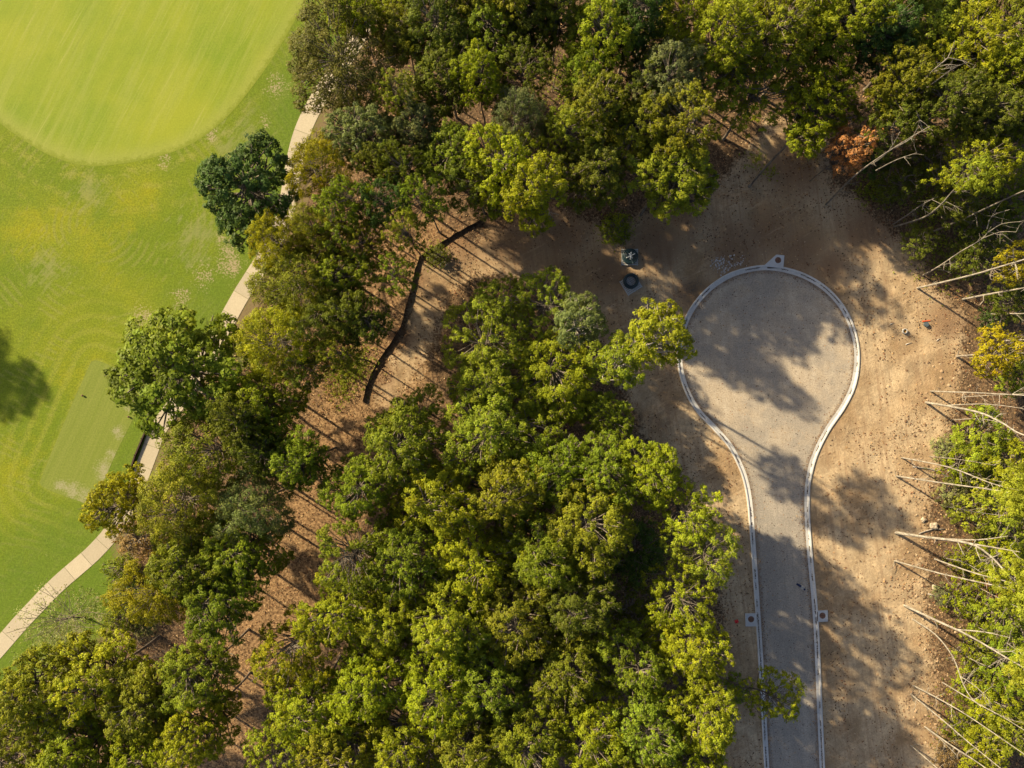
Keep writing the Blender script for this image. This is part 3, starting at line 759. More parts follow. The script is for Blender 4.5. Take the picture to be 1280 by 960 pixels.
MIDDLE = [
 (602, 425, 48, 'open', 'lg', 'open light green oak with gaps facing the silt fence'), (682, 383, 42, 'open', 'g', 'thin green oak at the tip of the wood facing the pipe coils'),
 (628, 382, 38, 'open', 'g', 'open green oak on the clearing edge across from the silt fence bend'), (722, 402, 34, 'slim', 'gg', 'sparse grey-green oak with dirt showing through near the pipe coils'),
 (772, 452, 34, 'slim', 'g', 'small slim green oak beside the yellow oak that overhangs the kerb'), (822, 420, 42, 'slim', 'yg', 'bright yellow-green oak overhanging the kerb of the cul-de-sac'),
 (692, 472, 54, 'oak', 'yg', None), (603, 482, 44, 'oak', 'lg', None), (522, 518, 36, 'open', 'lg', 'small light green oak standing out into the litter strip below the fence end'),
 (757, 520, 35, 'oak', 'g', 'green oak at the clearing edge above the long trunk shadows'), (655, 530, 46, 'open', 'g', None), (603, 548, 52, 'oak', 'lg', None),
 (500, 560, 54, 'oak', 'g', 'broad green oak bordering the leaf littered strip'), (450, 612, 42, 'oak', 'g', 'green oak jutting into the leaf littered strip'), (543, 622, 50, 'oak', 'yg', None),
 (625, 622, 54, 'full', 'ol', None), (692, 592, 54, 'oak', 'g', None), (757, 590, 42, 'oak', 'g', None),
 (815, 590, 46, 'oak', 'yg', 'yellow-green oak at the clearing beside the narrowing road'), (862, 640, 38, 'open', 'yg', 'open yellow-green oak leaning towards the straight road'),
 (876, 690, 40, 'open', 'lg', 'light green oak with ragged edge beside the straight road'), (742, 655, 52, 'oak', 'ol', None), (682, 692, 54, 'full', 'g', None), (593, 702, 50, 'oak', 'yg', None),
 (505, 692, 52, 'oak', 'g', None), (440, 692, 42, 'open', 'g', 'open green oak beside the litter strip with dirt showing through'), (425, 765, 50, 'oak', 'yg', None),
 (368, 815, 48, 'open', 'yl', 'yellowish open oak reaching over the leaf littered strip'), (487, 768, 50, 'oak', 'yg', None), (562, 772, 50, 'full', 'yg', None), (642, 768, 54, 'oak', 'ol', None),
 (718, 755, 44, 'oak', 'do', None), (788, 772, 40, 'small', 'do', None), (846, 742, 42, 'open', 'yg', 'yellow-green oak opposite the storm inlets on the straight road'), (866, 805, 42, 'oak', 'yg', 'yellow-green oak beside the red scrap and storm inlet'),
 (790, 822, 48, 'oak', 'g', None), (705, 835, 52, 'oak', 'ol', None), (622, 852, 50, 'full', 'g', None), (545, 855, 52, 'oak', 'yg', None), (460, 855, 54, 'full', 'yg', None), (385, 885, 52, 'oak', 'yg', 'yellow-green oak closing the lower end of the litter strip'),
 (345, 945, 42, 'open', 'yg', None), (425, 942, 48, 'oak', 'ol', None), (505, 935, 50, 'oak', 'yg', None), (585, 935, 50, 'oak', 'ol', None), (662, 935, 50, 'oak', 'ol', None), (742, 915, 50, 'oak', 'yg', None),
 (812, 905, 44, 'oak', 'g', None), (876, 888, 46, 'full', 'yg', 'yellow-green oak beside the leafy branch over the kerb'), (862, 950, 48, 'oak', 'yg', None), (800, 970, 46, 'oak', 'ol', None),
 (800, 690, 34, 'small', 'dg', None), (735, 715, 32, 'small', 'g', None),
]
TOP = [
 (542, 30, 46, 'oak', 'do', None), (505, 45, 36, 'oak', 'ol', None), (560, 95, 46, 'oak', 'do', None), (612, 45, 42, 'oak', 'g', None), (600, 95, 34, 'oak', 'yg', None), (662, 30, 42, 'oak', 'do', None), (655, 85, 34, 'open', 'do', None),
 (520, 165, 36, 'oak', 'gg', 'grey-green oak facing the small sunlit glade in the wood'), (562, 195, 44, 'oak', 'g', 'green oak behind the upper end of the silt fence'), (600, 232, 36, 'open', 'do', 'shaded oak right beside the silt fence end'),
 (644, 150, 36, 'fine', 'gg', 'dull grey-green fine-leaved tree with grey twigs in the wood'), (628, 205, 46, 'oak', 'yg', 'bright yellow-green oak at the wood edge near the silt fence'), (670, 238, 42, 'oak', 'yg', 'low yellow-green oak at the wood edge over dark soil'),
 (748, 42, 44, 'oak', 'yg', None), (735, 95, 36, 'oak', 'g', None), (742, 140, 44, 'oak', 'ol', None), (712, 170, 38, 'oak', 'ol', None), (742, 212, 44, 'oak', 'do', 'dark olive oak at the wood edge facing the pipe coils'),
 (800, 100, 36, 'open', 'do', None), (832, 95, 46, 'oak', 'gg', None), (800, 150, 48, 'full', 'ol', None), (855, 155, 44, 'open', 'ol', None),
 (842, 216, 58, 'oak', 'lg', 'broad light green oak at the wood edge standing over the clearing'), (905, 45, 44, 'oak', 'yg', None), (908, 95, 42, 'open', 'yg', None), (945, 118, 48, 'open', 'yg', 'yellow-green oak whose slanting trunk shows above the clearing'),
 (972, 30, 46, 'oak', 'ol', None), (992, 75, 46, 'open', 'yg', None), (1052, 102, 52, 'full', 'yg', 'broad yellow-green oak next to the rusty red tree'), (1062, 30, 48, 'oak', 'yg', None), (1105, 45, 36, 'oak', 'dg', None),
 (1150, 55, 58, 'full', 'lg', None), (1128, 105, 42, 'oak', 'ol', None), (1212, 62, 54, 'oak', 'yg', None), (1262, 30, 44, 'oak', 'ol', None), (1255, 90, 42, 'oak', 'yg', None),
 (1172, 130, 44, 'oak', 'do', None), (1228, 145, 42, 'oak', 'do', None), (1212, 205, 38, 'open', 'yg', None), (1272, 190, 32, 'open', 'yg', None), (1262, 140, 36, 'oak', 'do', None), (1110, 155, 34, 'open', 'do', None),
 (700, 10, 36, 'oak', 'do', None), (800, 15, 44, 'oak', 'dg', None), (855, 15, 40, 'oak', 'yg', None), (590, -5, 44, 'oak', 'ol', None), (650, -20, 44, 'oak', 'ol', None), (930, -5, 44, 'oak', 'yg', None), (1020, -10, 46, 'oak', 'yg', None),
 (1110, -10, 46, 'oak', 'g', None), (1200, -5, 46, 'oak', 'g', None), (490, -10, 40, 'oak', 'yg', None),
]
LOW = {(602, 425): 15, (682, 383): 13.5, (628, 382): 14.5, (722, 402): 20, (772, 452): 21, (522, 518): 12, (603, 482): 15, (692, 472): 13, (757, 520): 10, (655, 530): 14, (822, 420): 22.5, (670, 238): 23, (628, 205): 21.5, (742, 212): 18.5, (712, 170): 19.5, (600, 232): 17, (945, 118): 13.5, (992, 75): 14, (908, 95): 14, (842, 216): 16}
LEAN = {(1052, 102): (936, 233), (945, 118): (904, 174), (842, 216): (800, 268), (822, 420): (770, 452)}
MARKS = {'B': [((60, 800), 'lower cart path'), ((250, 960), 'litter strip'), ((112, 858), 'broad yellow-green oak'), ((75, 776), 'wispy tree')],
         'M': [((945, 775), 'storm inlets'), ((455, 500), 'silt fence end'), ((822, 420), 'kerb-overhanging oak'), ((955, 870), 'leafy bough'), ((368, 815), 'yellowish oak'), ((787, 335), 'pipe coils'),
               ((935, 605), 'narrowing road'), ((522, 518), 'small oak below the fence'), ((450, 612), 'oak jutting into the strip'), ((800, 690), 'dark hollow'), ((385, 885), 'oak closing the strip'), ((866, 805), 'oak by the inlet'), ((330, 690), 'litter strip')],
         'T': [((300, 60), 'mown green'), ((510, 105), 'sunlit glade'), ((601, 275), 'silt fence top'), ((787, 335), 'pipe coils'), ((806, 50), 'grey twiggy tree'), ((784, 12), 'bleached snag'), ((1060, 190), 'rusty red tree'), ((1185, 190), 'dead snag'),
               ((967, 327), 'cul-de-sac inlet'), ((698, 95), 'thin dead tree'), ((842, 216), 'broad light green oak'), ((1052, 102), 'oak by the red tree'), ((1240, 285), 'bent dead tree'), ((644, 150), 'dull grey-green tree'), ((425, 75), 'brownish path tree')]}
USED = set()
def between(key, u, v, what):
    """a label from the two landmarks the tree stands between"""
    near = sorted(MARKS[key], key=lambda m: math.hypot(m[0][0] - u, m[0][1] - v))
    best = []
    for i, (p, a) in enumerate(near):
        for q, b_ in near[i + 1:]:
            va = Vector((p[0] - u, p[1] - v)); vb = Vector((q[0] - u, q[1] - v))
            c = va.dot(vb) / (va.length * vb.length + 1e-6)
            best.append((va.length + vb.length + 260 * (c + 1), a, b_))
    for _, a, b_ in sorted(best):
        lab = f'{what} between the {a} and the {b_}'
        if lab not in USED:
            USED.add(lab); return lab
for L, key, grp in ((BELT, 'B', 'trees of the cart path belt'), (MIDDLE, 'M', 'oaks of the wood beside the road'), (TOP, 'T', 'trees of the wood behind the cul-de-sac')):
    for u, v, r, st, ck, lab in L:
        lab = lab or between(key, u, v, CNAME[ck] + (' young tree' if st == 'small' else ' oak'))
        place(u, v, r, st, ck, base=LEAN.get((u, v)), H=LOW.get((u, v)) or (R.uniform(15.5, 21.0) if key == 'T' and st != 'small' else None), label=lab, group=grp)

# ------------------------------------------------------------------ traced trees of the wood on the right: tall bare trunks seen from the side
def lift(pts):
    """photo polyline of an upright trunk, foot first -> 3-D points: the foot is on the ground, height grows with the radial slide"""
    c = np.array([640.0, 480.0]); b = np.array(pts[0], float) - c; rb = np.linalg.norm(b); bh = b / rb
    out = []
    for p in pts:
        rp = max(rb, float((np.array(p, float) - c) @ bh)); z = CAM_H * (1 - rb / rp)
        out.append(np.array([*G(p[0], p[1], z), z]))
    return out

def traced(pts, r0, H=None, crown=None, colk='lg', cr=3.0, label='', forks=(), bark='pale', name='slender_tree', group=None):
    P = lift(pts); foot = P[0].copy(); r0 *= 0.66
    up = P[-1] - P[0]
    if H and P[-1][2] < H:
        dirn = unit(P[-1] - P[-2]); k = (H - P[-1][2])
        P.append(P[-1] + np.array([dirn[0] * 0.3 * k, dirn[1] * 0.3 * k, k]))
    C = catmull([foot - (0, 0, 0.3)] + P, 4) - foot
    fr = np.linspace(0, 1, len(C)); b = MB()
    b.tube(C, list(r0 * (0.55 * np.exp(-fr * 12) + 1.0 - 0.72 * fr)), 7)
    c0 = np.array([640.0, 480.0])
    for f in forks:                                  # limbs traced the same way, starting on the trunk
        rb = np.linalg.norm(np.array(pts[0]) - c0); bh = (np.array(pts[0]) - c0) / rb
        Q = []
        for q in f:
            rp = max(rb, float((np.array(q, float) - c0) @ bh)); z = CAM_H * (1 - rb / rp)
            Q.append(np.array([*G(q[0], q[1], z), z]) - foot)
        Q = catmull(Q, 3); b.tube(Q, list(np.linspace(r0 * 0.5, r0 * 0.14, len(Q))), 5, False)
        for _ in range(4):
            k = R.randrange(len(Q) // 2, len(Q)); e = unit(np.array([R.gauss(0, 1), R.gauss(0, 1), 0.6]))
            b.tube([Q[k], Q[k] + e * 0.7, Q[k] + e * 1.4 + (R.gauss(0, .2), R.gauss(0, .2), 0.2)], [r0 * .2, r0 * .13, r0 * .06], 3, False)
    for _ in range(9):                               # side branches and dead stubs
        k = R.randrange(len(C) // 4, len(C)); an = R.uniform(0, 6.28); L = R.uniform(0.5, 2.6) * (0.5 + 0.5 * k / len(C))
        e = np.array([math.cos(an), math.sin(an), R.uniform(0.2, 0.9)]); m_ = C[k] + e * L * 0.5 + (R.gauss(0, .12), R.gauss(0, .12), R.gauss(0, .1)); t_ = C[k] + e * L
        b.tube([C[k], m_, t_], [r0 * 0.30, r0 * 0.2, r0 * 0.08], 4, False)
        for _ in range(2):
            e2 = unit(e + np.array([R.gauss(0, .7), R.gauss(0, .7), R.gauss(0, .4)])); b.tube([m_, m_ + e2 * L * 0.5], [r0 * 0.14, r0 * 0.05], 3, False)
    root = empty(name, tuple(foot)); root.location.z = 0
    me = b.mesh('trunk', True); me.materials.append(M[bark]); link('trunk', me, None, root)
    if crown:
        k = _cnt.get('t' + crown, 0); _cnt['t' + crown] = k + 1
        p = PROTO[crown][k % len(PROTO[crown])]
        s = cr / p['R']; o = link('crown', p['crown'], None, root)
        tx, ty, tz = C[-1]; o.scale = (s, s, 0.9); o.rotation_euler = (0, 0, R.uniform(0, 6.28)); o.location = (tx, ty, tz - p['zc'] * 0.9)
        cc = COLS[colk]; bb = R.uniform(0.9, 1.1); o.color = (cc[0] * bb, cc[1] * bb, cc[2] * bb, 1)
    tag(root, label, 'tree', group)
    return root

GR = 'slender trees on the edge of the cleared bank'
RW = 'pale slender tree on the bank edge '
TR = [
 ([(1120, 595), (1180, 604), (1246, 613)], .20, 23, 'slim', 'lg', RW + 'with its long shadow on the dirt', ()),
 ([(1127, 572), (1186, 584), (1239, 604)], .17, 21, 'slim', 'lg', RW + 'just above the one with the long shadow', ()),
 ([(1157, 503), (1218, 514), (1250, 527), (1280, 544)], .26, 24, 'slim', 'lg', 'thick crooked pale trunk at the bend of the bank', ([(1180, 507), (1230, 505), (1275, 510)],)),
 ([(1163, 489), (1220, 491), (1280, 494)], .18, 23, 'slim', 'lg', 'straight pale trunk beside the thick crooked trunk', ()),
 ([(1196, 445), (1228, 443), (1262, 442)], .18, 14, None, 'gold', 'pale trunk carrying golden leaves at the bank corner', ()),
 ([(1204, 374), (1240, 367), (1285, 359)], .26, 23, 'slim', 'g', 'thick straight pale trunk in the dark corner wood', ()),
 ([(1147, 360), (1214, 344), (1285, 323)], .24, 24, 'slim', 'g', 'long straight pale trunk next to the bent dead tree', ()),
 ([(1230, 393), (1260, 392), (1290, 391)], .20, 22, 'slim', 'g', 'pale trunk standing alone on the shaded litter', ()),
 ([(1253, 426), (1290, 424)], .18, 20, 'slim', 'yg', 'short showing pale trunk above the golden leaved tree', ()),
 ([(1164, 290), (1203, 274), (1274, 241)], .24, 22, 'slim', 'g', 'straight grey trunk slanting through the shaded corner wood', ()),
 ([(1117, 280), (1135, 268), (1152, 256)], .19, 9, None, 'g', 'short broken grey trunk at the clearing corner', ()),
 ([(1118, 283), (1154, 272), (1176, 256), (1195, 235)], .22, 17, 'small', 'g', 'curved grey trunk beside the short broken trunk', ()),
 ([(1032, 256), (1069, 219), (1117, 185), (1162, 158)], .22, 19, None, 'g', 'long grey leafless trunk rising from the clearing near the rusty red tree', ([(1090, 205), (1110, 190), (1125, 165)], [(1117, 185), (1140, 172), (1150, 150)], [(1095, 213), (1120, 200), (1146, 191)])),
 ([(1063, 180), (1087, 160), (1132, 132), (1158, 97), (1182, 75)], .26, 21, None, 'g', 'tall pale trunk behind the rusty red tree', ([(1132, 132), (1165, 105), (1188, 88)],)),
 ([(1120, 666), (1154, 671), (1210, 679), (1240, 697), (1270, 731)], .34, 20, 'slim', 'lg', 'thickest pale forked trunk leaning off the bank', ([(1170, 673), (1220, 675), (1260, 670)], [(1210, 679), (1240, 684), (1275, 690)])),
 ([(1118, 701), (1180, 718), (1266, 737)], .19, 23, 'slim', 'lg', RW + 'next to the thickest forked trunk', ()),
 ([(1169, 699), (1217, 716), (1262, 728)], .19, 19, 'slim', 'lg', RW + 'set back between shrubs', ()),
 ([(1131, 757), (1180, 780), (1212, 795), (1258, 822)], .28, 22, 'slim', 'lg', 'thick pale trunk opposite the storm inlet', ([(1195, 787), (1230, 790), (1262, 797)],)),
 ([(1141, 774), (1169, 793), (1191, 821), (1204, 855), (1214, 872)], .17, 16, None, 'lg', 'thin pale trunk bowed in a long curve', ([(1200, 845), (1222, 860), (1240, 880)],)),
 ([(1142, 857), (1180, 877), (1221, 902)], .18, 22, 'slim', 'lg', RW + 'first of three close together past the bowed trunk', ()),
 ([(1139, 868), (1176, 898), (1217, 933)], .18, 22, 'slim', 'lg', RW + 'middle of three close together past the bowed trunk', ()),
 ([(1157, 909), (1191, 933), (1229, 958)], .20, 21, 'slim', 'yg', RW + 'last of three close together past the bowed trunk', ()),
 ([(1139, 932), (1169, 958), (1185, 972)], .17, 19, 'slim', 'yg', RW + 'beyond the three close together', ()),
 ([(1178, 853), (1225, 881), (1260, 900)], .15, 18, 'slim', 'lg', RW + 'thin and half hidden in the shrubs', ()),
]
for pts, r0, H, cr, ck, lab, fk in TR:
    traced(pts, r0, H, cr, ck, {'slim': 2.7, 'small': 2.4}.get(cr, 2), lab, fk, 'grey' if pts[0][1] < 300 else 'pale', group=GR)
traced([(1154, 344), (1175, 332), (1200, 315), (1228, 298), (1239, 283)], .17, None, None, 'g', 0, 'bent bleached dead tree with forked bare limbs over the shaded corner', ([(1236, 290), (1252, 280), (1275, 277)], [(1234, 286), (1240, 270), (1262, 262)], [(1228, 298), (1250, 290), (1270, 290)]), 'dead', 'dead_tree')
traced([(1172, 240), (1177, 228), (1179, 199), (1189, 174), (1196, 163)], .14, None, None, 'g', 0, 'bleached dead snag with upright forks among the shaded trees', ([(1179, 205), (1175, 185), (1182, 165)], [(1186, 182), (1200, 176), (1206, 165)]), 'dead', 'dead_tree')
traced([(690, 115), (694, 98), (700, 82), (706, 72)], .11, None, None, 'g', 0, 'thin bleached dead tree in the dark hollow of the wood', ([(696, 94), (704, 96), (710, 84)],), 'dead', 'dead_tree')
traced([(778, 45), (781, 30), (784, 12)], .11, None, None, 'g', 0, 'small bleached snag beside the brightest oak of the far wood', ([(781, 30), (788, 20), (790, 8)],), 'dead', 'dead_tree')
place(806, 50, 26, 'bare', 'g', 'grey leafless tree of many fine twigs in the far wood', H=12)
place(182, 806, 24, 'bare', 'g', 'grey leaning leafless tree between oaks by the wispy tree', H=6, base=(165, 818))
place(690, 268, 20, 'bare', 'g', 'low bare grey bush at the foot of the far wood', H=3.2, name='bare_bush', cat='bush')
place(300, 618, 22, 'bare', 'g', 'bare grey top poking through the greying tree', H=15)

SH = 'shrubs and saplings on the cleared bank'
place(1064, 188, 27, 'small', 'rd', 'rusty red leaved small tree in front of the dark wood', H=14, base=(1012, 226))
place(1248, 440, 30, 'small', 'gold', 'golden yellow leaved tree at the bank corner', H=13, base=(1196, 446))
place(1272, 330, 26, 'small', 'gold', 'golden leaved tree in the shaded corner wood', H=14)
place(970, 872, 34, 'open', 'yg', 'slim leaning oak holding its leafy bough over the kerb', H=15, base=(892, 846))
place(918, 862, 18, 'small', 'g', 'small dark green sapling under the bough over the kerb', H=5)
place(72, 776, 46, 'wisp', 'wy', 'thin wispy pale tree on the grass verge by the cart path', base=(105, 771))
place(172, 672, 27, 'shrub', 'au', 'russet and grey bush beside the cart path', 'bush', 'bush', H=4.5)
place(150, 712, 20, 'shrub', 'g', 'low green bush beside the russet bush', 'bush', 'bush', H=3)
place(150, 775, 20, 'shrub', 'g', 'round green bush behind the wispy tree', 'bush', 'bush', H=3)
place(160, 745, 18, 'shrub', 'dg', 'bluish green bush on the verge under the yellowish tree', 'bush', 'bush', H=3)
place(770, 285, 18, 'shrub', 'g', 'low green bush on the dirt beside the pipe coils', 'bush', 'bush', H=1.6)
place(548, 320, 14, 'shrub', 'do', 'dull green bush inside the bend of the silt fence', 'bush', 'bush', H=1.4)
for (u, v, r, st, ck, h, lab) in [
 (1230, 545, 34, 'small', 'lg', 7, 'light green sapling below the golden tree'), (1205, 580, 26, 'shrub', 'yg', 3, 'yellow-green shrub between the long shadow trunk and the crooked trunk'),
 (1262, 575, 34, 'small', 'yg', 8, 'yellow-green sapling behind the light green sapling'), (1225, 632, 30, 'shrub', 'lg', 4, 'light shrub beside the small red shrub'), (1268, 640, 36, 'small', 'lg', 9, 'tall light green sapling behind the red shrub'),
 (1228, 642, 12, 'shrub', 'rd', 3, 'small red leaved shrub on the bank'), (1190, 615, 18, 'shrub', 'wy', 1.6, 'pale low shrub next to the long shadow trunk'), (1255, 705, 32, 'small', 'yg', 7, 'yellow-green sapling over the forked trunk'),
 (1210, 750, 26, 'shrub', 'yg', 3, 'yellow-green shrub above the thick trunk facing the inlet'), (1262, 770, 36, 'small', 'lg', 8, 'light sapling behind the thick trunk facing the inlet'), (1225, 810, 28, 'shrub', 'lg', 3.4, 'light green shrub inside the curve of the bowed trunk'),
 (1270, 835, 36, 'small', 'g', 9, 'green sapling inland of the bowed trunk'), (1215, 850, 24, 'shrub', 'yg', 2.6, 'yellow-green shrub at the tip of the bowed trunk'), (1248, 880, 34, 'small', 'yg', 7, 'yellow-green sapling beside the three close trunks'),
 (1205, 905, 22, 'shrub', 'yg', 2.2, 'low shrub among the three close trunks'), (1272, 915, 34, 'small', 'lg', 8, 'light sapling behind the three close trunks'), (1235, 940, 32, 'small', 'yg', 6, 'yellow-green sapling past the three close trunks'),
 (1190, 945, 22, 'shrub', 'au', 2.2, 'russet shrub past the three close trunks'), (1180, 745, 14, 'shrub', 'wy', 1.2, 'tiny pale shrub on the rubble facing the inlet'), (1200, 700, 16, 'shrub', 'yg', 1.8, 'low shrub under the forked trunk'),
 (1180, 560, 16, 'shrub', 'wy', 1.5, 'pale low shrub on the bank above the long shadow trunk'), (1240, 740, 12, 'shrub', 'rd', 2.5, 'red tinged shrub on the bank under saplings'), (1195, 640, 14, 'shrub', 'lg', 1.3, 'low light shrub by the two boulders'),
 (1150, 300, 20, 'small', 'do', 5, 'dark sapling beside the straight grey trunk'), (1195, 255, 28, 'small', 'do', 9, 'dark sapling in front of the dead snag'), (1240, 285, 30, 'small', 'do', 8, 'shaded sapling beyond the bent dead tree'),
 (1215, 320, 24, 'small', 'do', 5, 'shaded sapling beneath the bent dead tree'), (1262, 250, 30, 'small', 'g', 9, 'green sapling behind the slanting grey trunk'), (1265, 375, 26, 'small', 'do', 6, 'shaded sapling behind the thick straight trunk'),
 (1130, 225, 28, 'small', 'do', 8, 'dark sapling beside the long leafless trunk'), (1090, 200, 22, 'small', 'dg', 6, 'dark sapling behind the rusty red tree'), (1160, 200, 28, 'small', 'do', 10, 'dark sapling between the dead snag and the leafless trunk'),
 (1110, 240, 18, 'shrub', 'do', 2.5, 'dark shrub at the clearing corner'), (1270, 470, 26, 'small', 'lg', 6, 'light sapling behind the golden tree'), (1190, 240, 20, 'shrub', 'g', 3, 'green shrub at the foot of the dead snag'),
 (1240, 400, 16, 'shrub', 'dg', 2, 'dark shrub on the shaded litter by the lone trunk')]:
    place(u, v, r, st, ck, lab + (' of the bank' if len(lab.split()) < 4 else ''), 'sapling' if st == 'small' else 'shrub', 'sapling' if st == 'small' else 'shrub', h, SH)
_rp = random.Random(77)
for k in range(14):
    u = _rp.uniform(1150, 1215); v = 500 + k * 32 + _rp.uniform(-10, 10); a = math.atan2(v - 500, u - 640) + _rp.uniform(-0.10, 0.10); L = _rp.uniform(45, 90)
    traced([(u, v), (u + math.cos(a) * L * 0.5 + _rp.uniform(-3, 3), v + math.sin(a) * L * 0.5 + _rp.uniform(-4, 4)), (u + math.cos(a) * L, v + math.sin(a) * L)], _rp.uniform(.08, .13), None, None, 'lg', 0,
           'thin leafless pale pole half hidden among the saplings of the bank', (), 'pale', 'thin_pole_tree', 'thin poles among the bank saplings')
# trees standing off the golf grass whose shadows reach into it
for u, v, lab in ((-474, 245, 'large full oak standing alone on the far golf grass'),):
    place(u, v, 72, 'full', 'g', lab)

# ------------------------------------------------------------------ storm inlets
def disc_prism(b, c, r, z0, z1, n=20):
    b.prism([(c[0] + r * math.cos(k * 2 * math.pi / n), c[1] + r * math.sin(k * 2 * math.pi / n)) for k in range(n)], z0, z1)

def inlet(poly_px, cover_px, label, throat):
    pts = [G(u, v) for u, v in poly_px]; cx, cy = np.mean(pts, 0)
    area = sum(pts[i][0] * pts[(i + 1) % len(pts)][1] - pts[(i + 1) % len(pts)][0] * pts[i][1] for i in range(len(pts)))
    if area < 0: pts = pts[::-1]
    root = empty('storm_inlet', (cx, cy, 0)); tag(root, label, 'drain', 'storm inlets along the kerb')
    rel = [(x - cx, y - cy) for x, y in pts]
    b = MB(); b.prism(rel, -0.2, 0.155); b.prism([(x * 0.965, y * 0.965) for x, y in rel], 0.15, 0.17)
    link('top_slab', b.mesh('top_slab'), M['inlet'], root)
    x, y = G(*cover_px); x -= cx; y -= cy
    b = MB(); n = 20
    for r0, r1, z in ((0.33, 0.39, 0.178),):
        V = []; F = []
        for k in range(n):
            c, s = math.cos(k * 2 * math.pi / n), math.sin(k * 2 * math.pi / n)
            V += [(x + r0 * c, y + r0 * s, z), (x + r1 * c, y + r1 * s, z), (x + r1 * c, y + r1 * s, z - 0.03), (x + r0 * c, y + r0 * s, z - 0.03)]
        for k in range(n):
            a, e = k * 4, ((k + 1) % n) * 4
            F += [(a, a + 1, e + 1, e), (a + 1, a + 2, e + 2, e + 1), (a, e, e + 3, a + 3)]
        b.add(V, F)
    link('cover_frame', b.mesh('cover_frame'), M['rust'], root)
    b = MB(); disc_prism(b, (x, y), 0.325, 0.14, 0.176)
    for k in range(-2, 3):
        w = math.sqrt(0.27 ** 2 - (k * 0.1) ** 2); b.box((x, y + k * 0.1, 0.180), (2 * w, 0.035, 0.012))
    link('manhole_cover', b.mesh('manhole_cover'), M['rust'], root)
    tx, ty, rz, ln = throat
    px, py = G(tx, ty); b = MB(); b.box((px - cx, py - cy, 0.10), (ln, 0.10, 0.10), rz)
    link('throat', b.mesh('throat'), M['gutter'], root)
inlet([(953.5, 333), (970, 318.5), (980, 319.5), (978.5, 336)], (972, 325.5), 'wedge-shaped concrete storm inlet at the head of the cul-de-sac', (967, 334.8, 0.02, 1.6))
inlet([(931, 766.5), (945, 766), (946, 782.5), (931.5, 782.5)], (938.3, 773.5), 'square concrete storm inlet on the wood side of the road', (945.5, 774, math.pi / 2, 1.3))
inlet([(1021.5, 763), (1034, 762.3), (1034.2, 776.5), (1022, 777)], (1027.4, 769), 'square concrete storm inlet on the bank side of the road', (1021.3, 770, math.pi / 2, 1.2))

# ------------------------------------------------------------------ pipe coils on pallets
def pallet(u, v, size, rz, label):
    x, y = G(u, v); root = empty('pallet', (x, y, float(height(x, y)) + 0.02), rz); tag(root, label, 'pallet', 'wooden pallets on the dirt')
    n = 9; w = size / n
    for k in range(n):
        b = MB(); b.box((0, -size / 2 + (k + .5) * w, 0.14), (size, w * 0.72, 0.03)); link('slat', b.mesh('slat'), M['pallet'], root)
    for k in (-1, 0, 1):
        b = MB(); b.box((k * (size / 2 - 0.06), 0, 0.0625), (0.10, size, 0.12)); link('runner', b.mesh('runner'), M['pallet'], root)
    return root

def coil(u, v, r, turns, label, cross):
    x, y = G(u, v); z0 = float(height(x, y)) + 0.02 + 0.157
    root = empty('pipe_coil', (x, y, z0)); tag(root, label, 'pipe coil', 'coils of pipe standing on pallets')
    pr = 0.095
    for lay in range(3):
        for k in range(turns):
            b = MB(); rr = r - pr - k * pr * 1.95; n = 28
            pts = [(rr * math.cos(a) * (1 + 0.012 * math.sin(3 * a + lay)), rr * math.sin(a), pr + lay * pr * 1.75 + 0.012 * math.sin(5 * a + k)) for a in np.linspace(0, 2 * math.pi, n)]
            b.tube(pts, pr, 6, False); link('winding', b.mesh('winding', True), M['pipe'], root)
    top = pr * 2 + 2 * pr * 1.75
    if cross:
        for a, L, w in ((0.45, 1.25, 0.10), (1.45, 0.95, 0.13), (-0.9, 0.75, 0.08), (2.05, 0.6, 0.10)):
            b = MB(); b.box((0.02, 0.04, top + 0.012 + 0.012 * abs(a)), (L, w, 0.012), a); link('strap', b.mesh('strap'), M['strap'], root)
    for a in (0.8, 2.9, 5.0):
        c, s = math.cos(a), math.sin(a); b = MB()
        r1 = r + 0.012; r2 = r - turns * pr * 1.95 - 0.02
        b.add([(c * r1 - s * .04, s * r1 + c * .04, 0), (c * r1 + s * .04, s * r1 - c * .04, 0), (c * r1 + s * .04, s * r1 - c * .04, top + .01), (c * r1 - s * .04, s * r1 + c * .04, top + .01),
               (c * r2 + s * .04, s * r2 - c * .04, top + .01), (c * r2 - s * .04, s * r2 + c * .04, top + .01)], [(0, 1, 2, 3), (3, 2, 4, 5)])
        link('band', b.mesh('band'), M['slate'], root)
pallet(787, 321.5, 2.08, 0.0, 'square grey pallet under the coil with white straps')
coil(787, 321.2, 0.98, 3, 'dark teal pipe coil with white straps crossed over its middle', True)
pallet(788.5, 355.5, 2.1, math.radians(32), 'turned grey slatted pallet under the plain dark coil')
coil(788, 351.8, 0.96, 2, 'plain dark pipe coil with pallet slats showing through its middle', False)

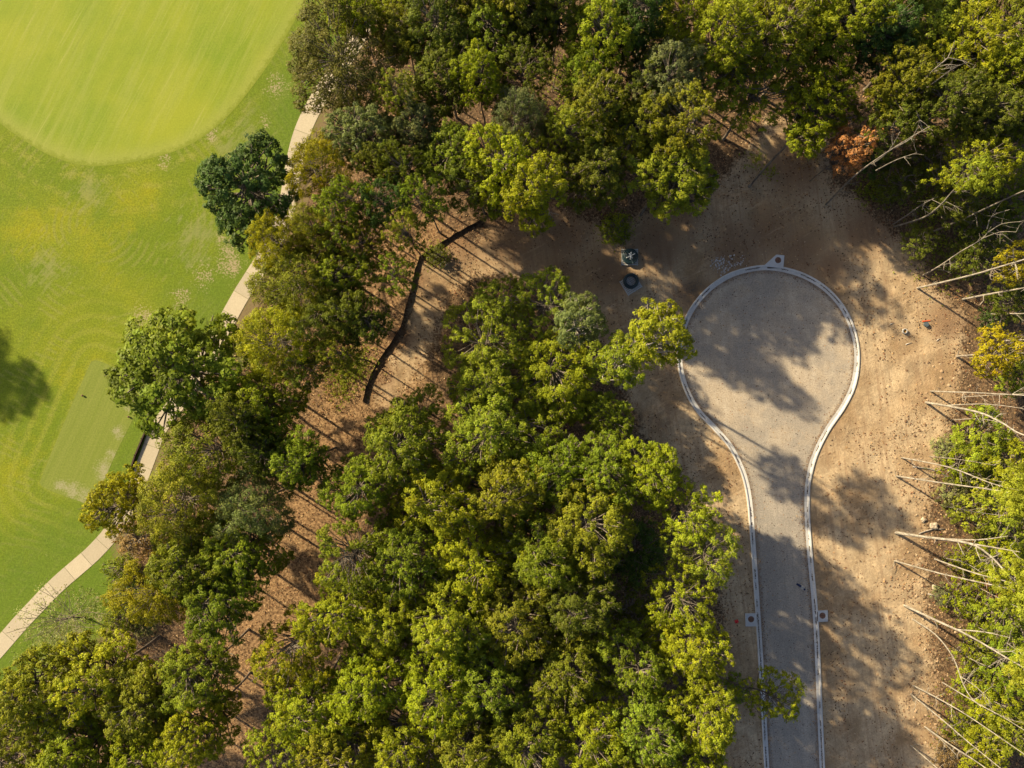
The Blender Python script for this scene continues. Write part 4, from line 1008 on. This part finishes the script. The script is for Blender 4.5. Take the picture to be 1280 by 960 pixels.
# ------------------------------------------------------------------ silt fence
def build_fence():
    P = resample(np.array([G(u, v) for u, v in catmull(FENCE_PX, 4)]), 1.8)
    z = height(P[:, 0], P[:, 1])
    o = P[0]; root = empty('silt_fence', (o[0], o[1], 0)); tag(root, 'sagging black silt fence on stakes between the wood and the cleared dirt', 'fence')
    rng = np.random.default_rng(3)
    for i in range(len(P)):
        b = MB(); p = P[i] - o; l = rng.normal(0, 0.05, 2)
        b.tube([(p[0], p[1], z[i] - 0.3), (p[0] + l[0], p[1] + l[1], z[i] + 0.62)], 0.026, 5); link('stake', b.mesh('stake'), M['stake'], root)
        if i + 1 == len(P): break
        n = 7; V = []; F = []
        q = P[i + 1] - o; t = unit(q - p); nn = np.array([-t[1], t[0]])
        for k in range(n + 1):
            f = k / n; c = p * (1 - f) + q * f; zz = z[i] * (1 - f) + z[i + 1] * f
            sag = math.sin(f * math.pi); ruck = rng.normal(0, 0.015) * (0 < k < n)
            for (hh, off) in ((-0.05, 0.06), (0.02, 0.02), (0.2, 0.03 * sag + ruck), (0.38 - 0.04 * sag, 0.05 * sag + ruck), (0.45 - 0.05 * sag, 0.04 * sag)):
                V.append((c[0] - nn[0] * (off + 0.035), c[1] - nn[1] * (off + 0.035), zz + hh))
        for k in range(n):
            for j in range(4): F.append((k * 5 + j, (k + 1) * 5 + j, (k + 1) * 5 + j + 1, k * 5 + j + 1))
        b = MB(); b.add(V, F); link('fabric_panel', b.mesh('fabric_panel', True), M['silt'], root)
build_fence()

# ------------------------------------------------------------------ timber edging of the tee bank, tee markers
def edging(px, label):
    P = resample(np.array([G(u, v) for u, v in px]), 2.2); o = P[0]
    root = empty('timber_edging', (o[0], o[1], 0)); tag(root, label, 'edging')
    for i in range(len(P) - 1):
        a, c = P[i] - o, P[i + 1] - o; m = (a + c) / 2; L = np.linalg.norm(c - a); rz = math.atan2(*(c - a)[::-1])
        for lay in range(2):
            b = MB(); b.box((m[0], m[1], 0.11 + lay * 0.2), (L - 0.03, 0.16, 0.19), rz); link('timber', b.mesh('timber'), M['timber'], root)
    for p in P:
        b = MB(); b.box((p[0] - o[0] - 0.10, p[1] - o[1] + 0.05, 0.2), (0.08, 0.08, 0.5)); link('post', b.mesh('post'), M['timber'], root)
edging([(163.5, 590), (170, 570), (177, 553), (183, 540), (188, 528)], 'low dark timber edging holding the tee bank along the cart path')
for (u, v), lab in (((104, 494.5), 'small brown tee marker in the middle of the tee box'), ((161.5, 521), 'small brown tee marker on the worn edge of the tee box')):
    x, y = G(u, v); root = empty('tee_marker', (x, y, 0.018)); tag(root, lab, 'tee marker', 'tee markers')
    b = MB(); b.tube([(0, 0, -0.1), (0, 0, 0.06)], 0.05, 6); link('peg', b.mesh('peg'), M['timber'], root)
    b = MB(); b.tube([(0, 0, 0.05), (0, 0, 0.09), (0, 0, 0.17), (0, 0, 0.24), (0, 0, 0.27)], [0.06, 0.11, 0.13, 0.10, 0.03], 10); link('knob', b.mesh('knob', True), M['rust'], root)

# ------------------------------------------------------------------ small things on the dirt
def ring(u, v, r, label):
    x, y = G(u, v); root = empty('pipe_stub', (x, y, float(height(x, y)))); tag(root, label, 'pipe')
    n = 18; V = []; F = []
    for k in range(n):
        c, s = math.cos(k * 2 * math.pi / n), math.sin(k * 2 * math.pi / n)
        for rr, z in ((r, -0.1), (r, 0.26), (r * 0.97, 0.28), (r * 0.76, 0.28), (r * 0.74, 0.26), (r * 0.74, 0.0)): V.append((rr * c, rr * s, z))
    for k in range(n):
        for j in range(5):
            a, e = k * 6, ((k + 1) % n) * 6; F.append((a + j, e + j, e + j + 1, a + j + 1))
    b = MB(); b.add(V, F); link('pipe_wall', b.mesh('pipe_wall'), M['white'], root)
    b = MB(); disc_prism(b, (0, 0), r * 0.73, 0.0, 0.10, 14); link('mud_fill', b.mesh('mud_fill'), M['ochre'], root)
ring(554.5, 331, 0.38, 'white upright pipe stub filled with mud near the silt fence bend')
ring(1130.5, 414, 0.32, 'white upright pipe stub filled with mud on the bank dirt')

def crumple(u, v, lx, ly, rz, mat, name, label, cat, h=0.16, parts=()):
    """a crumpled sheet lying on the ground"""
    x, y = G(u, v); rng = np.random.default_rng(int(u * 7 + v)); n = 7
    z0 = float(height(x, y)) if not inside(np.array([[x, y]]), ROAD_IN[::2])[0] else 0.035
    root = empty(name, (x, y, z0), rz); tag(root, label, cat)
    def sheet_part(cx, cy, sx, sy, m, pn):
        V = []; F = []
        H = rng.random((n, n)) * h; H[0, :] *= .15; H[-1, :] *= .15; H[:, 0] *= .15; H[:, -1] *= .15
        for i in range(n):
            for j in range(n):
                V.append((cx + (i / (n - 1) - .5) * sx * (0.8 + 0.3 * rng.random()), cy + (j / (n - 1) - .5) * sy * (0.75 + 0.4 * rng.random()), 0.012 + H[i, j]))
        for i in range(n - 1):
            for j in range(n - 1): F.append((i * n + j, (i + 1) * n + j, (i + 1) * n + j + 1, i * n + j + 1))
        b = MB(); b.add(V, F); link(pn, b.mesh(pn), M[m], root)
    sheet_part(0, 0, lx, ly, mat, 'body')
    for p in parts: sheet_part(*p)
crumple(920.5, 776.5, 0.5, 0.42, 0.4, 'red', 'red_scrap', 'bright red crumpled scrap on the dirt beside the inlet', 'scrap', 0.2)
crumple(1003, 734.5, 0.55, 0.42, -0.5, 'white', 'discarded_clothing', 'white and dark blue crumpled clothing dropped on the road', 'clothing', 0.2,
        ((-0.55, 0.05, 0.75, 0.26, 'blue', 'sleeve'), (0.30, -0.06, 0.2, 0.26, 'blue', 'collar')))
x, y = G(1157, 405.5); root = empty('bucket', (x, y, float(height(x, y)))); tag(root, 'slate grey bucket on the bank dirt beside an orange stake', 'bucket')
b = MB(); b.tube([(0, 0, 0), (0, 0, 0.4)], [0.22, 0.30], 12); link('bucket_body', b.mesh('bucket_body'), M['slate'], root)
b = MB(); b.tube([(0.31 * math.cos(a), 0, 0.42 + 0.16 * math.sin(a)) for a in np.linspace(0, math.pi, 9)], 0.012, 4); link('handle', b.mesh('handle'), M['rust'], root)
x, y = G(1158, 401); root = empty('survey_lath', (x, y, float(height(x, y)) + 0.05), 0.1); tag(root, 'orange painted lath lying beside the slate grey bucket', 'stake')
b = MB(); b.box((0, 0, 0.03), (1.0, 0.13, 0.04)); link('lath', b.mesh('lath'), M['orange'], root)
b = MB(); b.box((0.62, -0.03, 0.03), (0.26, 0.12, 0.035), -0.2); link('bare_end', b.mesh('bare_end'), M['stake'], root)
for u, v, L, a, lab in ((1136, 429.5, 0.85, 0.3, 'short pale stick lying near the muddy pipe stub'), (1115, 404.5, 0.55, 0.35, 'short pale stick on the dirt between kerb and pipe stub'), (1172.5, 424.5, 0.5, 0.6, 'short pale stick lying by the golden tree'),
                        (1127, 412, 2.2, -0.9, None), (1075, 776, 0.6, 1.2, 'bent white offcut lying behind the bank side inlet')):
    if not lab: continue
    x, y = G(u, v); bb = MB(); c, s = math.cos(a) * L / 2, math.sin(a) * L / 2
    bb.tube([(-c, -s, 0.05), (-c * .2, -s * .2 + 0.06, 0.08), (c, s, 0.06)], [0.04, 0.035, 0.02], 6)
    tag(link('stick', bb.mesh('stick', True), M['white'], None, (x, y, float(height(x, y)) + 0.02)), lab, 'stick')

def stone(u, v, r, label):
    x, y = G(u, v); bm = bmesh.new(); bmesh.ops.create_icosphere(bm, subdivisions=2, radius=r)
    rg = random.Random(int(u * 3 + v))
    ph = [rg.uniform(0, 6) for _ in range(3)]
    for q in bm.verts:
        n = q.co.normalized(); k = 1 + 0.16 * math.sin(4 * n.x + ph[0]) + 0.14 * math.sin(5 * n.y + ph[1]) + rg.uniform(-0.05, 0.05)
        q.co = n * r * k; q.co.z *= 0.65
    me = bpy.data.meshes.new('boulder'); bm.to_mesh(me); bm.free()
    tag(link('boulder', me, M['stone'], None, (x, y, float(height(x, y)) + r * 0.3)), label, 'boulder', 'boulders on the bank')
stone(1153.5, 649.5, 0.36, 'pale boulder on the bank, smaller of two above the forked trunk')
stone(1166, 657, 0.46, 'pale boulder on the bank, larger of two above the forked trunk')
stone(1168, 734, 0.38, 'pale boulder on the rubble between slender trunks')
# fallen logs on the bank
for pts, r, lab in (([(1196, 733), (1203, 727), (1206, 718)], 0.17, 'short dark log lying among the slender trunks'), ([(1140, 583), (1170, 588), (1188, 600)], 0.11, 'thin fallen pole lying beside the long shadow trunk'),
                    ([(1160, 742), (1178, 748)], 0.11, 'short pale log on the rubble facing the inlet'), ([(1148, 667), (1162, 662), (1180, 661)], 0.09, 'thin fallen branch by the larger boulder'),
                    ([(1195, 712), (1212, 722)], 0.10, 'pale fallen branch under the saplings')):
    P = [np.array([*G(*p), 0]) for p in pts]; o = P[0].copy(); b = MB()
    C = catmull(P, 3) - o; hz = height(C[:, 0] + o[0], C[:, 1] + o[1]); C[:, 2] = hz + r * 0.8
    b.tube(C, list(np.linspace(r, r * 0.6, len(C))), 7)
    me = b.mesh('log', True); tag(link('fallen_log', me, M['dead' if 'dark' not in lab else 'bark'], None, tuple(o)), lab, 'log', 'fallen wood on the bank')

# ------------------------------------------------------------------ loose stuff: leaves, clods, rubble, weeds
def scatter_quads(name, mat, pts, smin, smax, zoff, seed, label, cat, tilt=0.35):
    rng = np.random.default_rng(seed); n = len(pts)
    z = height(pts[:, 0], pts[:, 1]) + zoff + rng.uniform(0.0, 0.03, n)
    a = rng.uniform(0, 6.28, n); s = rng.uniform(smin, smax, n)
    C = np.c_[pts, z]; ex = np.c_[np.cos(a), np.sin(a), rng.normal(0, tilt, n)] * s[:, None]; ey = np.c_[-np.sin(a), np.cos(a), rng.normal(0, tilt, n)] * (s * 0.65)[:, None]
    V = np.stack([C - ex, C + ey, C + ex, C - ey], 1).reshape(-1, 3)
    o = link(name, np_mesh(name, V, np.arange(len(V)).reshape(-1, 4), dict(tint=rng.random(n))), M[mat]); tag(o, label, cat, kind='stuff')

def scatter_lumps(name, mat, pts, smin, smax, seed, label, cat, z0=None, flat=0.6):
    rng = np.random.default_rng(seed); n = len(pts)
    z = (height(pts[:, 0], pts[:, 1]) if z0 is None else np.full(n, z0)); s = smin + (smax - smin) * rng.random(n) ** 2.2
    base = np.array([(1, 0, 0), (0.3, 0.95, 0), (-0.8, 0.6, 0), (-0.8, -0.6, 0), (0.3, -0.95, 0), (0.1, 0.1, 1.0)])
    V = base[None] * rng.uniform(0.65, 1.3, (n, 6, 1)); a = rng.uniform(0, 6.28, n); c, sn = np.cos(a)[:, None], np.sin(a)[:, None]
    X = V[..., 0] * c - V[..., 1] * sn; Y = V[..., 0] * sn + V[..., 1] * c
    V = np.stack([X * s[:, None] + pts[:, :1], Y * s[:, None] + pts[:, 1:], V[..., 2] * s[:, None] * flat * 1.2 + z[:, None] - 0.015], -1).reshape(-1, 3)
    f = np.array([(0, 1, 5), (1, 2, 5), (2, 3, 5), (3, 4, 5), (4, 0, 5)])
    F = (f[None] + np.arange(n)[:, None, None] * 6).reshape(-1, 3)
    o = link(name, np_mesh(name, V, F, dict(tint=np.repeat(rng.random(n), 5))), M[mat]); tag(o, label, cat, kind='stuff')

rng = np.random.default_rng(12)
P = np.c_[rng.uniform(-62, 66, 150000), rng.uniform(-50, 46, 150000)]
P = P[(sdist(P, GOLF) < -0.3) & ~inside(P, offset(KERB_C, 0.4)[::3])]
cl = sdist(P, CLEAR); dens = vnoise(P[:, 0], P[:, 1], 3.0, 21) * 0.6 + vnoise(P[:, 0], P[:, 1], 0.9, 22) * 0.4
keep = np.where(cl > 1.0, rng.random(len(P)) < 0.62 * np.clip((dens - 0.36) * 4, 0.06, 1), rng.random(len(P)) < 0.9)
scatter_quads('fallen_leaves', 'leaves', P[keep], 0.05, 0.13, 0.02, 31, 'brown fallen leaves scattered over the dirt and wood floor', 'leaves')
Q = np.c_[rng.uniform(-20, 60, 26000), rng.uniform(-50, 36, 26000)]
Q = Q[(sdist(Q, CLEAR) > -1) & ~inside(Q, offset(KERB_C, 0.5)[::3])]
dn = vnoise(Q[:, 0], Q[:, 1], 4.0, 23); Q = Q[rng.random(len(Q)) < np.clip((dn - 0.3) * 1.6, 0.1, 0.8)]
scatter_lumps('dirt_clods', 'clods', Q, 0.02, 0.11, 32, 'small clods of tan dirt strewn over the clearing', 'clods')
line = wpoly([(1185, 470), (1150, 540), (1140, 620), (1140, 700), (1148, 770), (1158, 850), (1165, 960)])
S = resample(line, 0.05); S = S[rng.integers(0, len(S), 1700)] + rng.normal(0, 1.9, (1700, 2))
scatter_lumps('bank_rubble', 'rubble', S, 0.03, 0.24, 33, 'broken tan rubble and roots along the foot of the bank', 'rubble')
S = np.vstack([np.array(G(u, v)) + rng.normal(0, s, (n, 2)) for u, v, s, n in ((900, 328, 0.45, 60), (906, 336, 0.5, 70), (918, 330, 0.6, 60), (893, 329, 0.3, 30), (928, 329, 0.5, 25))])
S = S[~inside(S, offset(KERB_C, 0.45)[::2])]
scatter_lumps('pale_spoil', 'chalk', S, 0.05, 0.16, 34, 'pale crumbs of spilt concrete outside the kerb', 'rubble')
S = offset(KERB_C, -0.45); S = S[rng.integers(0, len(S), 5000)]; S = S + (np.array([41.0, 4.0]) - S) * 0.0 + rng.normal(0, 0.32, S.shape)
S = S[inside(S, offset(KERB_C, -0.4)[::2])]
S2 = np.c_[rng.uniform(20, 45, 9000), rng.uniform(-50, 16, 9000)]; S2 = S2[inside(S2, offset(KERB_C, -0.4)[::2])][:1500]
scatter_quads('road_leaves', 'leaves', np.vstack([S[::2], S2]), 0.04, 0.10, 0.035, 35, 'dry brown leaves blown along the road edges', 'leaves', 0.15)

def weeds(name, spots, colk, label, seed, size=0.16):
    rg = np.random.default_rng(seed); C = []
    for u, v, r, n in spots:
        p = np.array(G(u, v)) + rg.normal(0, r * PX * 0.55, (n, 2)); C.append(p)
    C = np.vstack(C); C = C[seg_dist(C, PATH_W[::2]) > 1.6]
    z = height(C[:, 0], C[:, 1]) + rg.uniform(0.05, 0.45, len(C))
    V, F = leaf_quads(np.c_[C, z], np.tile([0, 0, 1.0], (len(C), 1)), rg, size, 0.22, 6)
    V[:, 2] = np.maximum(V[:, 2], 0.02)
    me = np_mesh(name, V, F, dict(tint=rg.random(len(F)), hue=rg.random(len(F)))); o = link(name, me, M['shrub']); o.color = (*COLS[colk], 1)
    tag(o, label, 'weeds', kind='stuff')
weeds('green_ground_cover', [(440, 455, 26, 420), (425, 480, 20, 200), (350, 372, 22, 160), (545, 320, 14, 120), (770, 287, 18, 420), (1220, 590, 40, 700), (1235, 700, 40, 700), (1240, 790, 40, 700), (1225, 880, 40, 700),
                             (1200, 930, 30, 300), (1100, 235, 20, 160), (1190, 320, 40, 500), (1230, 260, 40, 500), (1160, 260, 26, 260), (150, 770, 22, 260), (120, 820, 30, 240), (160, 720, 20, 240), (330, 460, 30, 300),
                             (800, 690, 45, 700), (720, 720, 45, 500), (1080, 240, 14, 90), (945, 200, 14, 60), (960, 215, 10, 40), (700, 100, 40, 400), (790, 40, 40, 400), (510, 100, 18, 70)], 'g', 'green weeds and seedlings growing in patches', 41)
weeds('reddish_ground_cover', [(430, 445, 26, 260), (395, 455, 30, 260), (420, 490, 20, 120), (175, 675, 26, 200), (1225, 745, 30, 120), (1240, 640, 20, 80), (1010, 190, 18, 140)], 'au', 'reddish low weeds on the litter by the silt fence and bank', 42)
weeds('pale_weeds', [(75, 790, 36, 600), (50, 820, 26, 300), (110, 760, 22, 200), (90, 835, 24, 200)], 'wy', 'pale dry weeds on the verge under the wispy tree', 43, 0.11)
# brush heap outside the kerb
b = MB(); rg = random.Random(9)
for _ in range(110):
    x, y = G(868 + rg.gauss(0, 9), 366 + rg.gauss(0, 9)); a = rg.uniform(0, 6.28); L = rg.uniform(0.4, 1.3)
    if inside(np.array([[x, y]]), offset(KERB_C, 1.0)[::2])[0]: continue
    z = rg.uniform(0.03, 0.22); b.tube([(x - math.cos(a) * L / 2, y - math.sin(a) * L / 2, z), (x + rg.gauss(0, .06), y + rg.gauss(0, .06), z + 0.06), (x + math.cos(a) * L / 2, y + math.sin(a) * L / 2, z)], [0.02, 0.017, 0.01], 3, False)
tag(link('brush_heap', b.mesh('brush_heap'), M['bark']), 'low heap of dark cut brush outside the kerb', 'brush', kind='stuff')
